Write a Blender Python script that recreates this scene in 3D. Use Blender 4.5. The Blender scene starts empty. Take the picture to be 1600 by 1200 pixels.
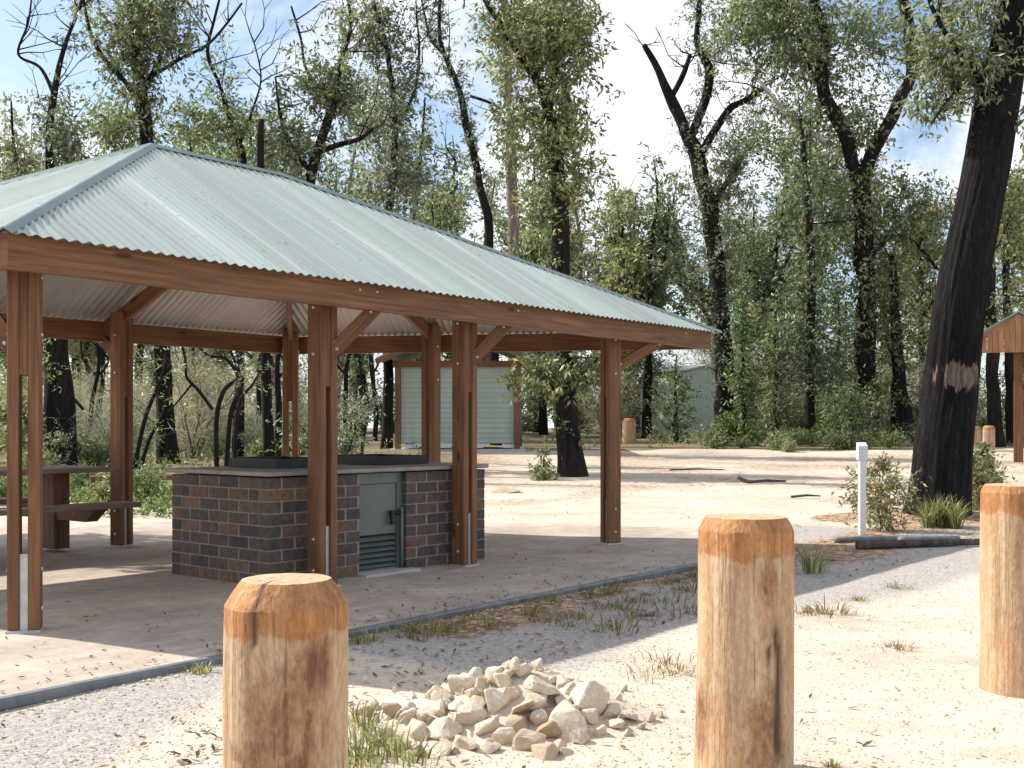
import bpy, math, random
import numpy as np
from mathutils import Vector, Matrix, noise as mnoise
random.seed(7); RS = np.random.RandomState(11)
R = math.radians
scene = bpy.context.scene
col = bpy.data.collections.new("place"); scene.collection.children.link(col)

# ------------------------------------------------------------------ camera
H = 1.16; F = 1750.0; HY = 668.0
cd = bpy.data.cameras.new("camera"); cam = bpy.data.objects.new("camera", cd); scene.collection.objects.link(cam)
cam.location = (0, 0, H); cam.rotation_euler = (R(90), 0, 0)
cd.sensor_width = 36; cd.lens = 36*F/1600; cd.shift_y = (HY-600)/1600; cd.clip_end = 3000
scene.camera = cam

def sstep(a, b, x):
    t = np.clip((x-a)/(b-a), 0, 1); return t*t*(3-2*t)
def P(px, py, y):
    return Vector(((px-800)/F*y, y, H+(HY-py)/F*y))
def zslope(y): return 0.0235*max(0.0, min(y, 52)-14)
def und(x, y): return 0.02*mnoise.noise((x*.35, y*.35, 3.1))+0.008*mnoise.noise((x*1.7, y*1.7, 7.7))
def zg(x, y):
    k = min(1, max(0, (y-12)/14))
    return zslope(y)+und(x, y)+k*0.10*mnoise.noise((x*.12, y*.12, 1.3))
HEAP = ((800-800)/F*(F*H/(1120-HY)), F*H/(1120-HY))
_zg0 = zg
def heap_z(x, y): return .155*math.exp(-((x-HEAP[0]-.05)/.30)**2-((y-HEAP[1]-.05)/.24)**2)+.03*math.exp(-((x-HEAP[0]+.1)/.6)**2-((y-HEAP[1])/.3)**2)
def zg(x, y): return _zg0(x, y)+heap_z(x, y)
def GP(px, y):
    x = (px-800)/F*y; return Vector((x, y, zg(x, y)))
def G(px, py):                                # ground point of the level part
    y = F*H/(py-HY); return Vector(((px-800)/F*y, y, 0))

# ------------------------------------------------------------------ objects
def tag(o, label=None, cat=None, group=None, kind=None):
    if label: o["label"] = label
    if cat: o["category"] = cat
    if group: o["group"] = group
    if kind: o["kind"] = kind
    return o
def empty(name, loc, label, cat, group=None):
    o = bpy.data.objects.new(name, None); col.objects.link(o); o.location = loc; o.empty_display_size = .2
    return tag(o, label, cat, group)
def root_loc(o):
    v = Vector((0, 0, 0))
    while o is not None: v = v+o.location; o = o.parent
    return v
def link_mesh(name, me, parent=None, mat=None):
    o = bpy.data.objects.new(name, me); col.objects.link(o)
    if mat is not None: me.materials.append(mat)
    if parent is not None: o.parent = parent
    return o
def copy_tree(o, parent=None):
    c = o.copy(); col.objects.link(c)
    if parent is not None: c.parent = parent
    for ch in list(o.children): copy_tree(ch, c)
    return c

class MB:
    def __init__(s): s.v = []; s.f = []; s.uv = []; s.sm = []
    def add(s, verts, faces, uvs=None, smooth=False):
        b = len(s.v); s.v += [tuple(p) for p in verts]
        for i, f in enumerate(faces):
            s.f.append([b+k for k in f]); s.uv.append(uvs[i] if uvs else [(0, 0)]*len(f)); s.sm.append(smooth)
    def sweep(s, prof, p0, p1, side, up, off=0.0):
        p0 = Vector(p0); p1 = Vector(p1); L = (p1-p0).length; n = len(prof)
        ring = lambda p: [p+side*a+up*b for a, b in prof]
        vs = ring(p0)+ring(p1); per = [0]
        for i in range(n):
            a = prof[i]; b = prof[(i+1) % n]; per.append(per[-1]+math.hypot(a[0]-b[0], a[1]-b[1]))
        fs = []; us = []
        for i in range(n):
            j = (i+1) % n
            fs.append([i, j, n+j, n+i]); us.append([(off, per[i]), (off, per[i+1]), (off+L, per[i+1]), (off+L, per[i])])
        fs.append(list(range(n))[::-1]); us.append([(off+prof[k][0]*.3, prof[k][1]+9) for k in range(n)][::-1])
        fs.append([n+k for k in range(n)]); us.append([(off+prof[k][0]*.3+3, prof[k][1]+9) for k in range(n)])
        s.add(vs, fs, us)
    def beam(s, p0, p1, w, t, up=(0, 0, 1), c=.004):
        """w across, t along 'up' (projected); chamfered arrises"""
        p0 = Vector(p0); p1 = Vector(p1); d = (p1-p0).normalized(); up = Vector(up)
        up = (up-d*up.dot(d)).normalized(); side = d.cross(up).normalized()
        a, b = w/2, t/2
        prof = [(-a+c, -b), (a-c, -b), (a, -b+c), (a, b-c), (a-c, b), (-a+c, b), (-a, b-c), (-a, -b+c)]
        s.sweep(prof, p0, p1, side, up, random.random()*20)
    def box(s, x0, x1, y0, y1, z0, z1, M=None):
        vs = [Vector((x, y, z)) for x in (x0, x1) for y in (y0, y1) for z in (z0, z1)]
        if M is not None: vs = [M @ v for v in vs]
        dx, dy, dz = x1-x0, y1-y0, z1-z0
        fs = [[0, 1, 3, 2], [4, 6, 7, 5], [0, 4, 5, 1], [2, 3, 7, 6], [0, 2, 6, 4], [1, 5, 7, 3]]
        us = [[(0, 0), (0, dz), (dy, dz), (dy, 0)], [(0, 0), (dy, 0), (dy, dz), (0, dz)], [(0, 0), (dx, 0), (dx, dz), (0, dz)],
              [(0, 0), (0, dz), (dx, dz), (dx, 0)], [(0, 0), (0, dy), (dx, dy), (dx, 0)], [(0, 0), (dx, 0), (dx, dy), (0, dy)]]
        s.add(vs, fs, us)
    def tube(s, pts, rad, n=10, bump=0.0, cap=True, smooth=True, furrow=0):
        pts = [Vector(p) for p in pts]; m = len(pts); vs = []; fs = []; us = []
        ref = Vector((.31, .95, .05)); L = 0; Ls = []
        for i, p in enumerate(pts):
            d = (pts[min(i+1, m-1)]-pts[max(i-1, 0)]).normalized()
            a = d.cross(ref).normalized(); b = d.cross(a)
            if i: L += (p-pts[i-1]).length
            Ls.append(L)
            for k in range(n):
                t = 2*math.pi*k/n; r = rad[i]
                q = a*math.cos(t)+b*math.sin(t)
                if bump: r *= 1+bump*mnoise.noise((q.x*2.6+p.x, q.y*2.6+p.y, p.z*.9+q.z))
                if furrow: r *= 1+furrow*(mnoise.noise((q.x*9, q.y*9, L*.7))+.7*mnoise.noise((q.x*19, q.y*19, L*1.3)))
                vs.append(p+q*r)
        for i in range(m-1):
            for k in range(n):
                j = (k+1) % n
                fs.append([i*n+k, i*n+j, (i+1)*n+j, (i+1)*n+k])
                us.append([(Ls[i], k/n), (Ls[i], (k+1)/n), (Ls[i+1], (k+1)/n), (Ls[i+1], k/n)])
        if cap:
            fs.append([(m-1)*n+k for k in range(n)]); us.append([(0, 0)]*n)
            fs.append([k for k in range(n)][::-1]); us.append([(0, 0)]*n)
        s.add(vs, fs, us, smooth)
    def mesh(s, name, origin=None):
        o = Vector((0, 0, 0)) if origin is None else Vector(origin)
        me = bpy.data.meshes.new(name)
        me.from_pydata([(x-o.x, y-o.y, z-o.z) for x, y, z in s.v], [], s.f)
        uvl = me.uv_layers.new(name="UVMap")
        flat = [c for f in s.uv for uv in f for c in uv]
        uvl.data.foreach_set("uv", flat)
        me.polygons.foreach_set("use_smooth", s.sm)
        me.update(); return me
    def build(s, name, mat, parent=None, origin=None):
        if parent is not None: origin = root_loc(parent)
        o = link_mesh(name, s.mesh(name, origin), parent, mat)
        if parent is None and origin is not None: o.location = origin
        return o

# ------------------------------------------------------------------ materials
class NT:
    def __init__(s, name, disp=False):
        s.m = bpy.data.materials.new(name); s.m.use_nodes = True; s.t = s.m.node_tree; s.t.nodes.clear()
        s.out = s.n("ShaderNodeOutputMaterial"); s.b = s.n("ShaderNodeBsdfPrincipled")
        s.l(s.b.outputs[0], s.out.inputs[0])
    def n(s, typ, **kw):
        nd = s.t.nodes.new(typ)
        for k, v in kw.items():
            if k.startswith("i_"):
                key = k[2:]; key = int(key) if key.isdigit() else key.replace("_", " ")
                nd.inputs[key].default_value = v
            else: setattr(nd, k, v)
        return nd
    def l(s, a, b): s.t.links.new(a, b)
    def coord(s, out="Object", scale=(1, 1, 1), loc=(0, 0, 0), rot=(0, 0, 0)):
        tc = s.n("ShaderNodeTexCoord"); mp = s.n("ShaderNodeMapping")
        mp.inputs["Scale"].default_value = scale; mp.inputs["Location"].default_value = loc; mp.inputs["Rotation"].default_value = rot
        s.l(tc.outputs[out], mp.inputs[0]); return mp.outputs[0]
    def noise(s, vec, scale, detail=4, rough=.55, dist=0):
        nd = s.n("ShaderNodeTexNoise"); nd.inputs["Scale"].default_value = scale; nd.inputs["Detail"].default_value = detail
        nd.inputs["Roughness"].default_value = rough; nd.inputs["Distortion"].default_value = dist
        s.l(vec, nd.inputs["Vector"]); return nd.outputs["Fac"]
    def ramp(s, fac, stops):
        nd = s.n("ShaderNodeValToRGB"); cr = nd.color_ramp
        while len(cr.elements) < len(stops): cr.elements.new(.5)
        for e, (p, c) in zip(cr.elements, stops):
            e.position = p; e.color = (c, c, c, 1) if not hasattr(c, "__len__") else (c[0], c[1], c[2], 1)
        s.l(fac, nd.inputs[0]); return nd.outputs[0]
    def mix(s, fac, a, b, mode="MIX"):
        nd = s.n("ShaderNodeMix"); nd.data_type = "RGBA"; nd.blend_type = mode
        for sock, val in ((nd.inputs[0], fac), (nd.inputs[6], a), (nd.inputs[7], b)):
            if hasattr(val, "links"): s.l(val, sock)
            elif hasattr(val, "__len__"): sock.default_value = (val[0], val[1], val[2], 1)
            else: sock.default_value = val
        return nd.outputs[2]
    def math(s, op, a, b=0.0):
        nd = s.n("ShaderNodeMath"); nd.operation = op
        for sock, val in ((nd.inputs[0], a), (nd.inputs[1], b)):
            if hasattr(val, "links"): s.l(val, sock)
            else: sock.default_value = val
        return nd.outputs[0]
    def bump(s, h, strength=.3, dist=.01):
        nd = s.n("ShaderNodeBump"); nd.inputs["Strength"].default_value = strength; nd.inputs["Distance"].default_value = dist
        s.l(h, nd.inputs["Height"]); s.l(nd.outputs[0], s.b.inputs["Normal"]); return nd
    def base(s, c):
        if hasattr(c, "links"): s.l(c, s.b.inputs["Base Color"])
        else: s.b.inputs["Base Color"].default_value = (c[0], c[1], c[2], 1)
    def set(s, rough=.6, metal=0, spec=.5):
        s.b.inputs["Roughness"].default_value = rough; s.b.inputs["Metallic"].default_value = metal
        s.b.inputs["Specular IOR Level"].default_value = spec; return s

def m_wood(name, dark, mid, light, rough=.62, knots=True):
    t = NT(name)
    v = t.coord("UV", (1.2, 26, 1)); g = t.noise(v, 1.6, 6, .6, .6)
    v2 = t.coord("UV", (.8, 3.2, 1)); g2 = t.noise(v2, 1.3, 3, .5)
    c = t.ramp(g, [(.25, dark), (.5, mid), (.8, light)])
    tone = t.ramp(g2, [(.3, .72), (.7, 1.15)])
    c = t.mix(1.0, c, tone, "MULTIPLY")
    if knots:
        vo = t.n("ShaderNodeTexVoronoi"); vo.inputs["Scale"].default_value = 1.0
        t.l(t.coord("UV", (1.6, 7, 1)), vo.inputs["Vector"])
        k = t.ramp(vo.outputs["Distance"], [(.06, .28), (.13, 1.0)])
        c = t.mix(1.0, c, k, "MULTIPLY")
    ri = t.n("ShaderNodeNewGeometry"); rv = t.ramp(ri.outputs["Random Per Island"], [(0, .82), (1, 1.16)])
    c = t.mix(1.0, c, rv, "MULTIPLY")
    t.base(c); t.set(rough, 0, .35); t.bump(g, .35, .004); return t.m

def m_plain(name, colr, rough=.5, metal=0, var=.18, scale=6, spec=.5):
    t = NT(name); n = t.noise(t.coord("Object"), scale, 5)
    k = t.ramp(n, [(.3, 1-var), (.7, 1+var)])
    t.base(t.mix(1.0, colr, k, "MULTIPLY")); t.set(rough, metal, spec); t.bump(n, .1, .005); return t.m

def m_roof():
    t = NT("green_roof_steel")
    st = t.noise(t.coord("UV", (5.5, .28, 1)), 1.0, 4, .55)          # streaks down the slope
    sh = t.noise(t.coord("UV", (1.0, .05, 1)), 1.0, 1, .5)         # sheet to sheet
    sp = t.noise(t.coord("UV", (26, 17, 1)), 1.0, 2, .4)
    c = t.ramp(st, [(.28, (.30, .368, .325)), (.55, (.38, .445, .40)), (.75, (.54, .59, .54))])
    c = t.mix(1.0, c, t.ramp(sh, [(.35, .84), (.65, 1.1)]), "MULTIPLY")
    c = t.mix(t.ramp(sp, [(.665, 0), (.74, .6)]), c, (.13, .15, .135))
    t.base(c); t.set(.4, 0, .38)
    t.l(t.ramp(st, [(.3, .5), (.7, .3)]), t.b.inputs["Roughness"]); return t.m

def m_zinc():
    t = NT("roof_underside_steel"); n = t.noise(t.coord("UV", (3, .8, 1)), 1, 4)
    t.base(t.ramp(n, [(.3, (.37, .345, .33)), (.7, (.50, .47, .45))])); t.set(.5, .25, .5); return t.m

def m_brick():
    t = NT("brick_face"); g = t.n("ShaderNodeNewGeometry"); r = g.outputs["Random Per Island"]
    c = t.ramp(r, [(0, (.062, .056, .057)), (.3, (.09, .072, .064)), (.5, (.118, .083, .070)), (.62, (.078, .068, .066)), (.78, (.105, .077, .066)), (.95, (.165, .10, .068))])
    n = t.noise(t.coord("Object"), 22, 5, .7)
    c = t.mix(1.0, c, t.ramp(n, [(.3, .6), (.7, 1.4)]), "MULTIPLY")
    t.base(c); t.set(.78, 0, .3); t.bump(n, .4, .006); return t.m

def m_leaf(name, dark, mid, light, tip, tipamt=.1, rough=.42):
    t = NT(name); g = t.n("ShaderNodeNewGeometry"); r = g.outputs["Random Per Island"]
    c = t.ramp(r, [(0, dark), (.45, mid), (1-tipamt-.02, light), (1-tipamt, tip)])
    oi = t.n("ShaderNodeObjectInfo"); 
    big = t.noise(t.coord("Object"), .55, 2)
    c = t.mix(1.0, c, t.ramp(big, [(.35, .78), (.65, 1.2)]), "MULTIPLY")
    c = t.mix(1.0, c, t.ramp(oi.outputs["Random"], [(0, (.85, .9, .85)), (1, (1.18, 1.08, 1.0))]), "MULTIPLY")
    t.base(c); t.set(rough, 0, .65)
    tr = t.n("ShaderNodeBsdfTranslucent"); hs = t.mix(1.0, c, (1.2, 1.38, .85), "MULTIPLY"); t.l(hs, tr.inputs["Color"])
    mx = t.n("ShaderNodeMixShader"); mx.inputs[0].default_value = .42
    t.l(t.b.outputs[0], mx.inputs[1]); t.l(tr.outputs[0], mx.inputs[2]); t.l(mx.outputs[0], t.out.inputs[0]); return t.m

def m_bark(name, dark, mid, light, uvs=True, patch=None):
    t = NT(name)
    v = t.coord("Object", (10, 10, .9) if not patch else (17, 17, 3.0), rot=(0, 0 if not patch else -.17, 0)); n = t.noise(v, 1.6, 7, .7, .3 if not patch else 1.0)
    b = t.noise(t.coord("Object", (1, 1, .6)), 1.1, 3)
    c = t.ramp(n, [(.36, dark), (.6, mid), (.86, light)])
    c = t.mix(1.0, c, t.ramp(b, [(.3, .7), (.7, 1.5)]), "MULTIPLY")
    if patch:
        px, py, pz, rx, rz = patch
        v = t.coord("Object", (1/rx, 1/rx, 1/rz), (-px/rx, -py/rx, -pz/rz))
        d = t.n("ShaderNodeVectorMath"); d.operation = "LENGTH"; t.l(v, d.inputs[0])
        nz = t.noise(t.coord("Object", (9, 9, 2.0)), 1.2, 4, .6)
        f = t.math("ADD", d.outputs["Value"], t.math("MULTIPLY", t.math("SUBTRACT", nz, .5), 2.6))
        c = t.mix(t.ramp(f, [(.75, 1), (1.0, 0)]), c, t.mix(t.ramp(n, [(.35, 0), (.65, 1)]), (.05, .034, .028), (.24, .18, .145)))
    t.base(c); t.set(.92, 0, .12); t.bump(n, .8, .03); return t.m

def m_log():
    t = NT("peeled_log")
    g = t.noise(t.coord("Object", (13, 13, .9)), 1.6, 6, .62, .4)
    b = t.noise(t.coord("Object", (2.6, 2.6, 1.1)), 1.5, 5, .62, .8)
    s = t.noise(t.coord("Object", (6, 6, 3.2), (4, 1, 2)), 1.6, 7, .7, 1.2)
    f = t.noise(t.coord("Object", (26, 26, 12)), 1.4, 5, .72)
    c = t.ramp(g, [(.22, (.29, .175, .095)), (.45, (.475, .325, .195)), (.7, (.62, .475, .325))])
    c = t.mix(t.ramp(b, [(.42, 0), (.62, .75)]), c, (.44, .235, .11))
    c = t.mix(t.ramp(s, [(.56, 0), (.70, .55)]), c, (.30, .20, .125))
    st = t.n("ShaderNodeAttribute"); st.attribute_name = "stain"
    sf = t.math("ADD", st.outputs["Fac"], t.math("MULTIPLY", t.math("SUBTRACT", s, .5), 1.5))
    dirt = t.ramp(f, [(.3, (.13, .06, .035)), (.5, (.31, .165, .088)), (.72, (.46, .29, .165))])
    c = t.mix(t.ramp(sf, [(.30, 0), (.62, .85)]), c, dirt)
    c = t.mix(t.ramp(t.math("MULTIPLY", sf, t.ramp(b, [(.38, .3), (.55, 1)])), [(.55, 0), (.75, .7)]), c, (.17, .06, .035))
    c = t.mix(t.ramp(f, [(.66, 0), (.76, .55)]), c, (.15, .095, .06))
    at = t.n("ShaderNodeAttribute"); at.attribute_name = "head"
    fh = t.math("ADD", at.outputs["Fac"], t.math("MULTIPLY", t.math("SUBTRACT", s, .5), .9))
    hc = t.ramp(g, [(.22, (.22, .09, .035)), (.48, (.46, .22, .085)), (.75, (.60, .35, .16))])
    hc = t.mix(t.ramp(b, [(.42, 0), (.6, .6)]), hc, (.26, .105, .05)); hc = t.mix(t.ramp(f, [(.55, 0), (.7, .5)]), hc, (.16, .08, .045))
    c = t.mix(t.ramp(fh, [(.42, 0), (.6, 1)]), c, hc)
    topc = t.ramp(f, [(.3, (.52, .31, .17)), (.7, (.68, .46, .29))])
    c = t.mix(t.ramp(at.outputs["Fac"], [(0, 0), (1, 0)]) if False else t.math("GREATER_THAN", at.outputs["Fac"], 1.3), c, topc)
    ln = t.noise(t.coord("Object", (46, 46, 1.5), (1, 5, 0)), 1.3, 3, .5, .25)
    c = t.mix(t.ramp(ln, [(.31, .55), (.38, 0)]), c, (.13, .075, .042))
    sn = t.noise(t.coord("Object", (60, 60, 22)), 1.5, 3, .7); c = t.mix(1.0, c, t.ramp(sn, [(.3, .74), (.7, 1.16)]), "MULTIPLY")
    cr = t.n("ShaderNodeAttribute"); cr.attribute_name = "crack"
    c = t.mix(cr.outputs["Fac"], c, (.085, .048, .034))
    t.base(c); t.set(.74, 0, .28); t.bump(t.math("ADD", t.math("ADD", g, t.math("MULTIPLY", ln, .8)), t.math("MULTIPLY", f, .6)), .7, .010); return t.m

def m_ground():
    t = NT("ground_soil")
    at = t.n("ShaderNodeAttribute"); at.attribute_name = "zone"
    sp = t.n("ShaderNodeSeparateColor"); t.l(at.outputs["Color"], sp.inputs[0])
    o = t.coord("Object")
    n1 = t.noise(o, .9, 5, .6); n2 = t.noise(o, 9, 5, .65); n3 = t.noise(o, 55, 3, .6); n4 = t.noise(o, 170, 2, .6)
    vo = t.n("ShaderNodeTexVoronoi"); vo.inputs["Scale"].default_value = 62; t.l(o, vo.inputs["Vector"])
    vr = t.n("ShaderNodeSeparateColor"); t.l(vo.outputs["Color"], vr.inputs[0])
    vb = t.n("ShaderNodeTexVoronoi"); vb.inputs["Scale"].default_value = 24; t.l(o, vb.inputs["Vector"])
    vbr = t.n("ShaderNodeSeparateColor"); t.l(vb.outputs["Color"], vbr.inputs[0])
    sand = t.ramp(n1, [(.3, (.53, .442, .348)), (.7, (.645, .56, .458))])
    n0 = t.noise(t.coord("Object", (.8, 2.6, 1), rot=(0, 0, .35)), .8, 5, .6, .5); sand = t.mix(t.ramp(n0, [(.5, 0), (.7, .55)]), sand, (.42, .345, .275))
    sand = t.mix(1.0, sand, t.ramp(n2, [(.3, .84), (.7, 1.1)]), "MULTIPLY")
    sand = t.mix(1.0, sand, t.ramp(n4, [(.25, .8), (.75, 1.16)]), "MULTIPLY")
    sand = t.mix(t.ramp(n3, [(.62, 0), (.74, .5)]), sand, (.34, .22, .13))
    grav = t.ramp(vr.outputs[0], [(0, (.30, .27, .24)), (.5, (.385, .352, .315)), (1, (.475, .44, .40))])
    grav = t.mix(1.0, grav, t.ramp(n4, [(.3, .75), (.7, 1.15)]), "MULTIPLY")
    lit = t.ramp(vbr.outputs[0], [(0, (.15, .095, .06)), (.45, (.30, .19, .115)), (.8, (.42, .30, .2)), (1, (.55, .42, .3))])
    lit = t.mix(1.0, lit, t.ramp(n2, [(.3, .75), (.7, 1.2)]), "MULTIPLY")
    flo = t.ramp(n2, [(.3, (.10, .082, .05)), (.5, (.185, .15, .09)), (.7, (.30, .24, .155))])
    flo = t.mix(1.0, flo, t.ramp(n3, [(.3, .6), (.7, 1.4)]), "MULTIPLY")
    def sharpen(s, nz, w=.5):
        f = t.math("ADD", s, t.math("MULTIPLY", t.math("SUBTRACT", nz, .5), w)); return t.ramp(f, [(.36, 0), (.62, 1)])
    c = t.mix(sharpen(sp.outputs[0], n3, .9), sand, grav)
    c = t.mix(sharpen(sp.outputs[1], n2, 1.5), c, lit)
    c = t.mix(sharpen(sp.outputs[2], n2, 1.3), c, flo)
    t.base(c); t.set(.95, 0, .15)
    h = t.math("ADD", t.math("ADD", t.math("MULTIPLY", n2, .8), t.math("MULTIPLY", n0, 1.2)), t.math("ADD", t.math("MULTIPLY", n3, .5), t.math("MULTIPLY", t.math("SUBTRACT", 1, vo.outputs["Distance"]), .35)))
    t.bump(h, .35, .02); return t.m

def m_paving(ang):
    t = NT("brick_paving")
    v = t.coord("Object", (1, 1, 1), (0, 0, 0), (0, 0, -ang))
    br = t.n("ShaderNodeTexBrick"); br.inputs["Scale"].default_value = 1; br.inputs["Brick Width"].default_value = .23; br.inputs["Row Height"].default_value = .115
    br.inputs["Mortar Size"].default_value = .004; br.inputs["Mortar Smooth"].default_value = .3; br.inputs["Bias"].default_value = -.1
    br.inputs["Color1"].default_value = (.43, .352, .28, 1); br.inputs["Color2"].default_value = (.50, .42, .34, 1); br.inputs["Mortar"].default_value = (.37, .335, .30, 1)
    t.l(v, br.inputs["Vector"])
    o = t.coord("Object"); n = t.noise(o, 1.2, 5, .6); n2 = t.noise(o, 14, 5, .65); n3 = t.noise(o, 90, 2)
    c = t.mix(1.0, br.outputs["Color"], t.ramp(n, [(.3, .78), (.7, 1.15)]), "MULTIPLY")
    c = t.mix(1.0, c, t.ramp(n2, [(.3, .82), (.7, 1.1)]), "MULTIPLY")
    c = t.mix(t.ramp(n2, [(.66, 0), (.76, .6)]), c, (.20, .15, .11))
    c = t.mix(t.ramp(n, [(.58, 0), (.72, .5)]), c, (.62, .54, .45))
    t.base(c); t.set(.85, 0, .25)
    t.bump(t.math("ADD", t.math("MULTIPLY", br.outputs["Fac"], -1.0), t.math("MULTIPLY", n3, .5)), .35, .006); return t.m

def m_rock():
    t = NT("pale_rock"); o = t.coord("Object"); n = t.noise(o, 9, 6, .65); n2 = t.noise(o, 40, 4, .7)
    oi = t.n("ShaderNodeObjectInfo")
    c = t.ramp(n, [(.25, (.50, .39, .265)), (.5, (.67, .585, .455)), (.75, (.76, .71, .61))])
    c = t.mix(1.0, c, t.ramp(n2, [(.3, .8), (.7, 1.12)]), "MULTIPLY")
    c = t.mix(1.0, c, t.ramp(oi.outputs["Random"], [(0, (.62, .52, .42)), (.25, (.95, .92, .88)), (.7, (1, 1, 1)), (1, (1.1, 1.12, 1.14))]), "MULTIPLY")
    t.base(c); t.set(.85, 0, .25); t.bump(t.math("ADD", n, n2), .5, .01); return t.m

def m_weather(name, colr):
    t = NT(name); sp = t.n("ShaderNodeTexWave"); sp.wave_type = "BANDS"; sp.bands_direction = "Z"; sp.inputs["Scale"].default_value = 1.6
    sp.wave_profile = "SAW"; t.l(t.coord("Object"), sp.inputs["Vector"])
    n = t.noise(t.coord("Object", (1, 1, .4)), 2.5, 4)
    t.base(t.mix(1.0, colr, t.ramp(n, [(.3, .9), (.7, 1.08)]), "MULTIPLY")); t.set(.55, 0, .4); t.bump(sp.outputs["Fac"], .6, .02); return t.m

M = dict(
    wood=m_wood("stained_timber", (.095, .040, .017), (.178, .082, .036), (.275, .142, .069)),
    wood_dark=m_wood("dark_stained_timber", (.07, .032, .018), (.13, .06, .032), (.18, .09, .05)),
    wood_grey=m_wood("weathered_timber", (.14, .09, .065), (.24, .165, .125), (.36, .28, .23), .8),
    board=m_wood("kiosk_board_timber", (.20, .085, .045), (.34, .16, .085), (.44, .24, .14)),
    roof=m_roof(), zinc=m_zinc(), brick=m_brick(),
    cap=m_plain("roof_cap_steel", (.20, .27, .245), .4, 0, .15, 3),
    mortar=m_plain("mortar", (.25, .22, .19), .95, 0, .25, 30),
    galv=m_plain("galvanised_steel", (.52, .55, .56), .45, .55, .15, 14),
    top=m_plain("bench_stone", (.27, .24, .21), .5, 0, .2, 8),
    door=m_plain("grey_green_paint", (.125, .152, .136), .42, .1, .12, 5),
    black=m_plain("black_iron", (.018, .018, .019), .5, .3, .3, 10),
    edge=m_plain("edging_plastic", (.15, .16, .17), .55, 0, .35, 9),
    log=m_log(), rock=m_rock(),
    bark=m_bark("burnt_bark", (.008, .0075, .0075), (.022, .019, .017), (.075, .062, .052)),
    bark_pale=m_bark("pale_bark", (.10, .075, .06), (.22, .17, .14), (.36, .30, .26)),
    twig=m_bark("grey_twig", (.05, .042, .038), (.12, .10, .09), (.22, .19, .17)),
    deadlimb=m_bark("bleached_wood", (.25, .22, .2), (.45, .41, .37), (.62, .58, .53)),
    leafA=m_leaf("gum_leaf", (.045, .066, .038), (.13, .165, .095), (.32, .35, .235), (.34, .26, .16), .04),  # gum leaves: sun highlights put into the palest stops
    leafB=m_leaf("gum_leaf_yellow", (.058, .083, .04), (.165, .205, .095), (.38, .405, .245), (.42, .32, .18), .05),
    leafC=m_leaf("gum_leaf_grey", (.055, .07, .052), (.15, .175, .13), (.35, .375, .30), (.35, .30, .22), .04),
    leafD=m_leaf("wattle_leaf", (.055, .095, .04), (.115, .17, .062), (.22, .285, .12), (.32, .34, .16), .12),
    leafP=m_leaf("pale_shrub_leaf", (.10, .12, .06), (.20, .21, .12), (.42, .40, .28), (.5, .36, .2), .12),
    grass=m_leaf("green_grass_blade", (.09, .11, .035), (.18, .20, .07), (.32, .32, .13), (.45, .38, .2), .2),
    straw=m_leaf("dry_grass_blade", (.15, .095, .055), (.30, .20, .115), (.46, .35, .21), (.18, .19, .07), .2),
    litter=m_leaf("fallen_leaf", (.09, .05, .03), (.20, .115, .06), (.32, .20, .11), (.45, .33, .2), .15, .6),
    pebble=m_rock(),
    white=m_plain("white_paint", (.62, .63, .64), .5, 0, .06, 6),
    wall=m_weather("pale_green_weatherboard", (.36, .43, .365)),
    shed=m_plain("pale_green_shed_steel", (.56, .62, .56), .5, 0, .1, 2),
    dark=m_plain("vent_shade", (.03, .03, .032), .8),
    concrete=m_plain("concrete", (.46, .44, .42), .85, 0, .15, 3),
)

# ------------------------------------------------------------------ shelter plan
E = .829; ZB = H+E; TF = .19; ZT = ZB+TF
def at_h(px, py, z):
    y = F*(z-H)/(HY-py); return Vector(((px-800)/F*y, y, z))
FL = at_h(12, 420, ZB); FR = at_h(1111, 546, ZB); C2 = at_h(455, 553.5, ZB)
u = (FR-FL); u.z = 0; u.normalize(); nrm = Vector((u.y, -u.x, 0))         # nrm: out of the front
nb = C2.dot(nrm); d0 = Vector((math.cos(R(150)), math.sin(R(150)), 0))
C0 = FL+d0*((nb-FL.dot(nrm))/d0.dot(nrm))
nmid = (FL.dot(nrm)+nb)/2
def ridge_pt(px, py):
    k = (px-800)/F; y = nmid/(k*nrm.x+nrm.y); return Vector((k*y, y, H+(HY-py)/F*y))
R1 = ridge_pt(236, 231); R2 = ridge_pt(440, 277); R2.z = R1.z = (R1.z+R2.z)/2
poly = [FL, FR, C2, C0]
def offset_poly(pts, d):                       # + = outwards, pts counter-clockwise seen from above
    out = []; n = len(pts)
    for i in range(n):
        a, b, c = pts[i-1], pts[i], pts[(i+1) % n]
        e1 = (b-a); e1.z = 0; e1.normalize(); e2 = (c-b); e2.z = 0; e2.normalize()
        n1 = Vector((e1.y, -e1.x, 0)); n2 = Vector((e2.y, -e2.x, 0))
        m = (n1+n2); m = m/(1+n1.dot(n2)); out.append(b+m*d)
    return out
outer = offset_poly(poly, 0); inner = offset_poly(poly, -.05)
shelter = empty("picnic_shelter", ((FL+FR+C2+C0)/4)*1.0, "open timber picnic shelter with pale green corrugated hip roof over the brick barbecue", "shelter")
shelter.location.z = 0

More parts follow.
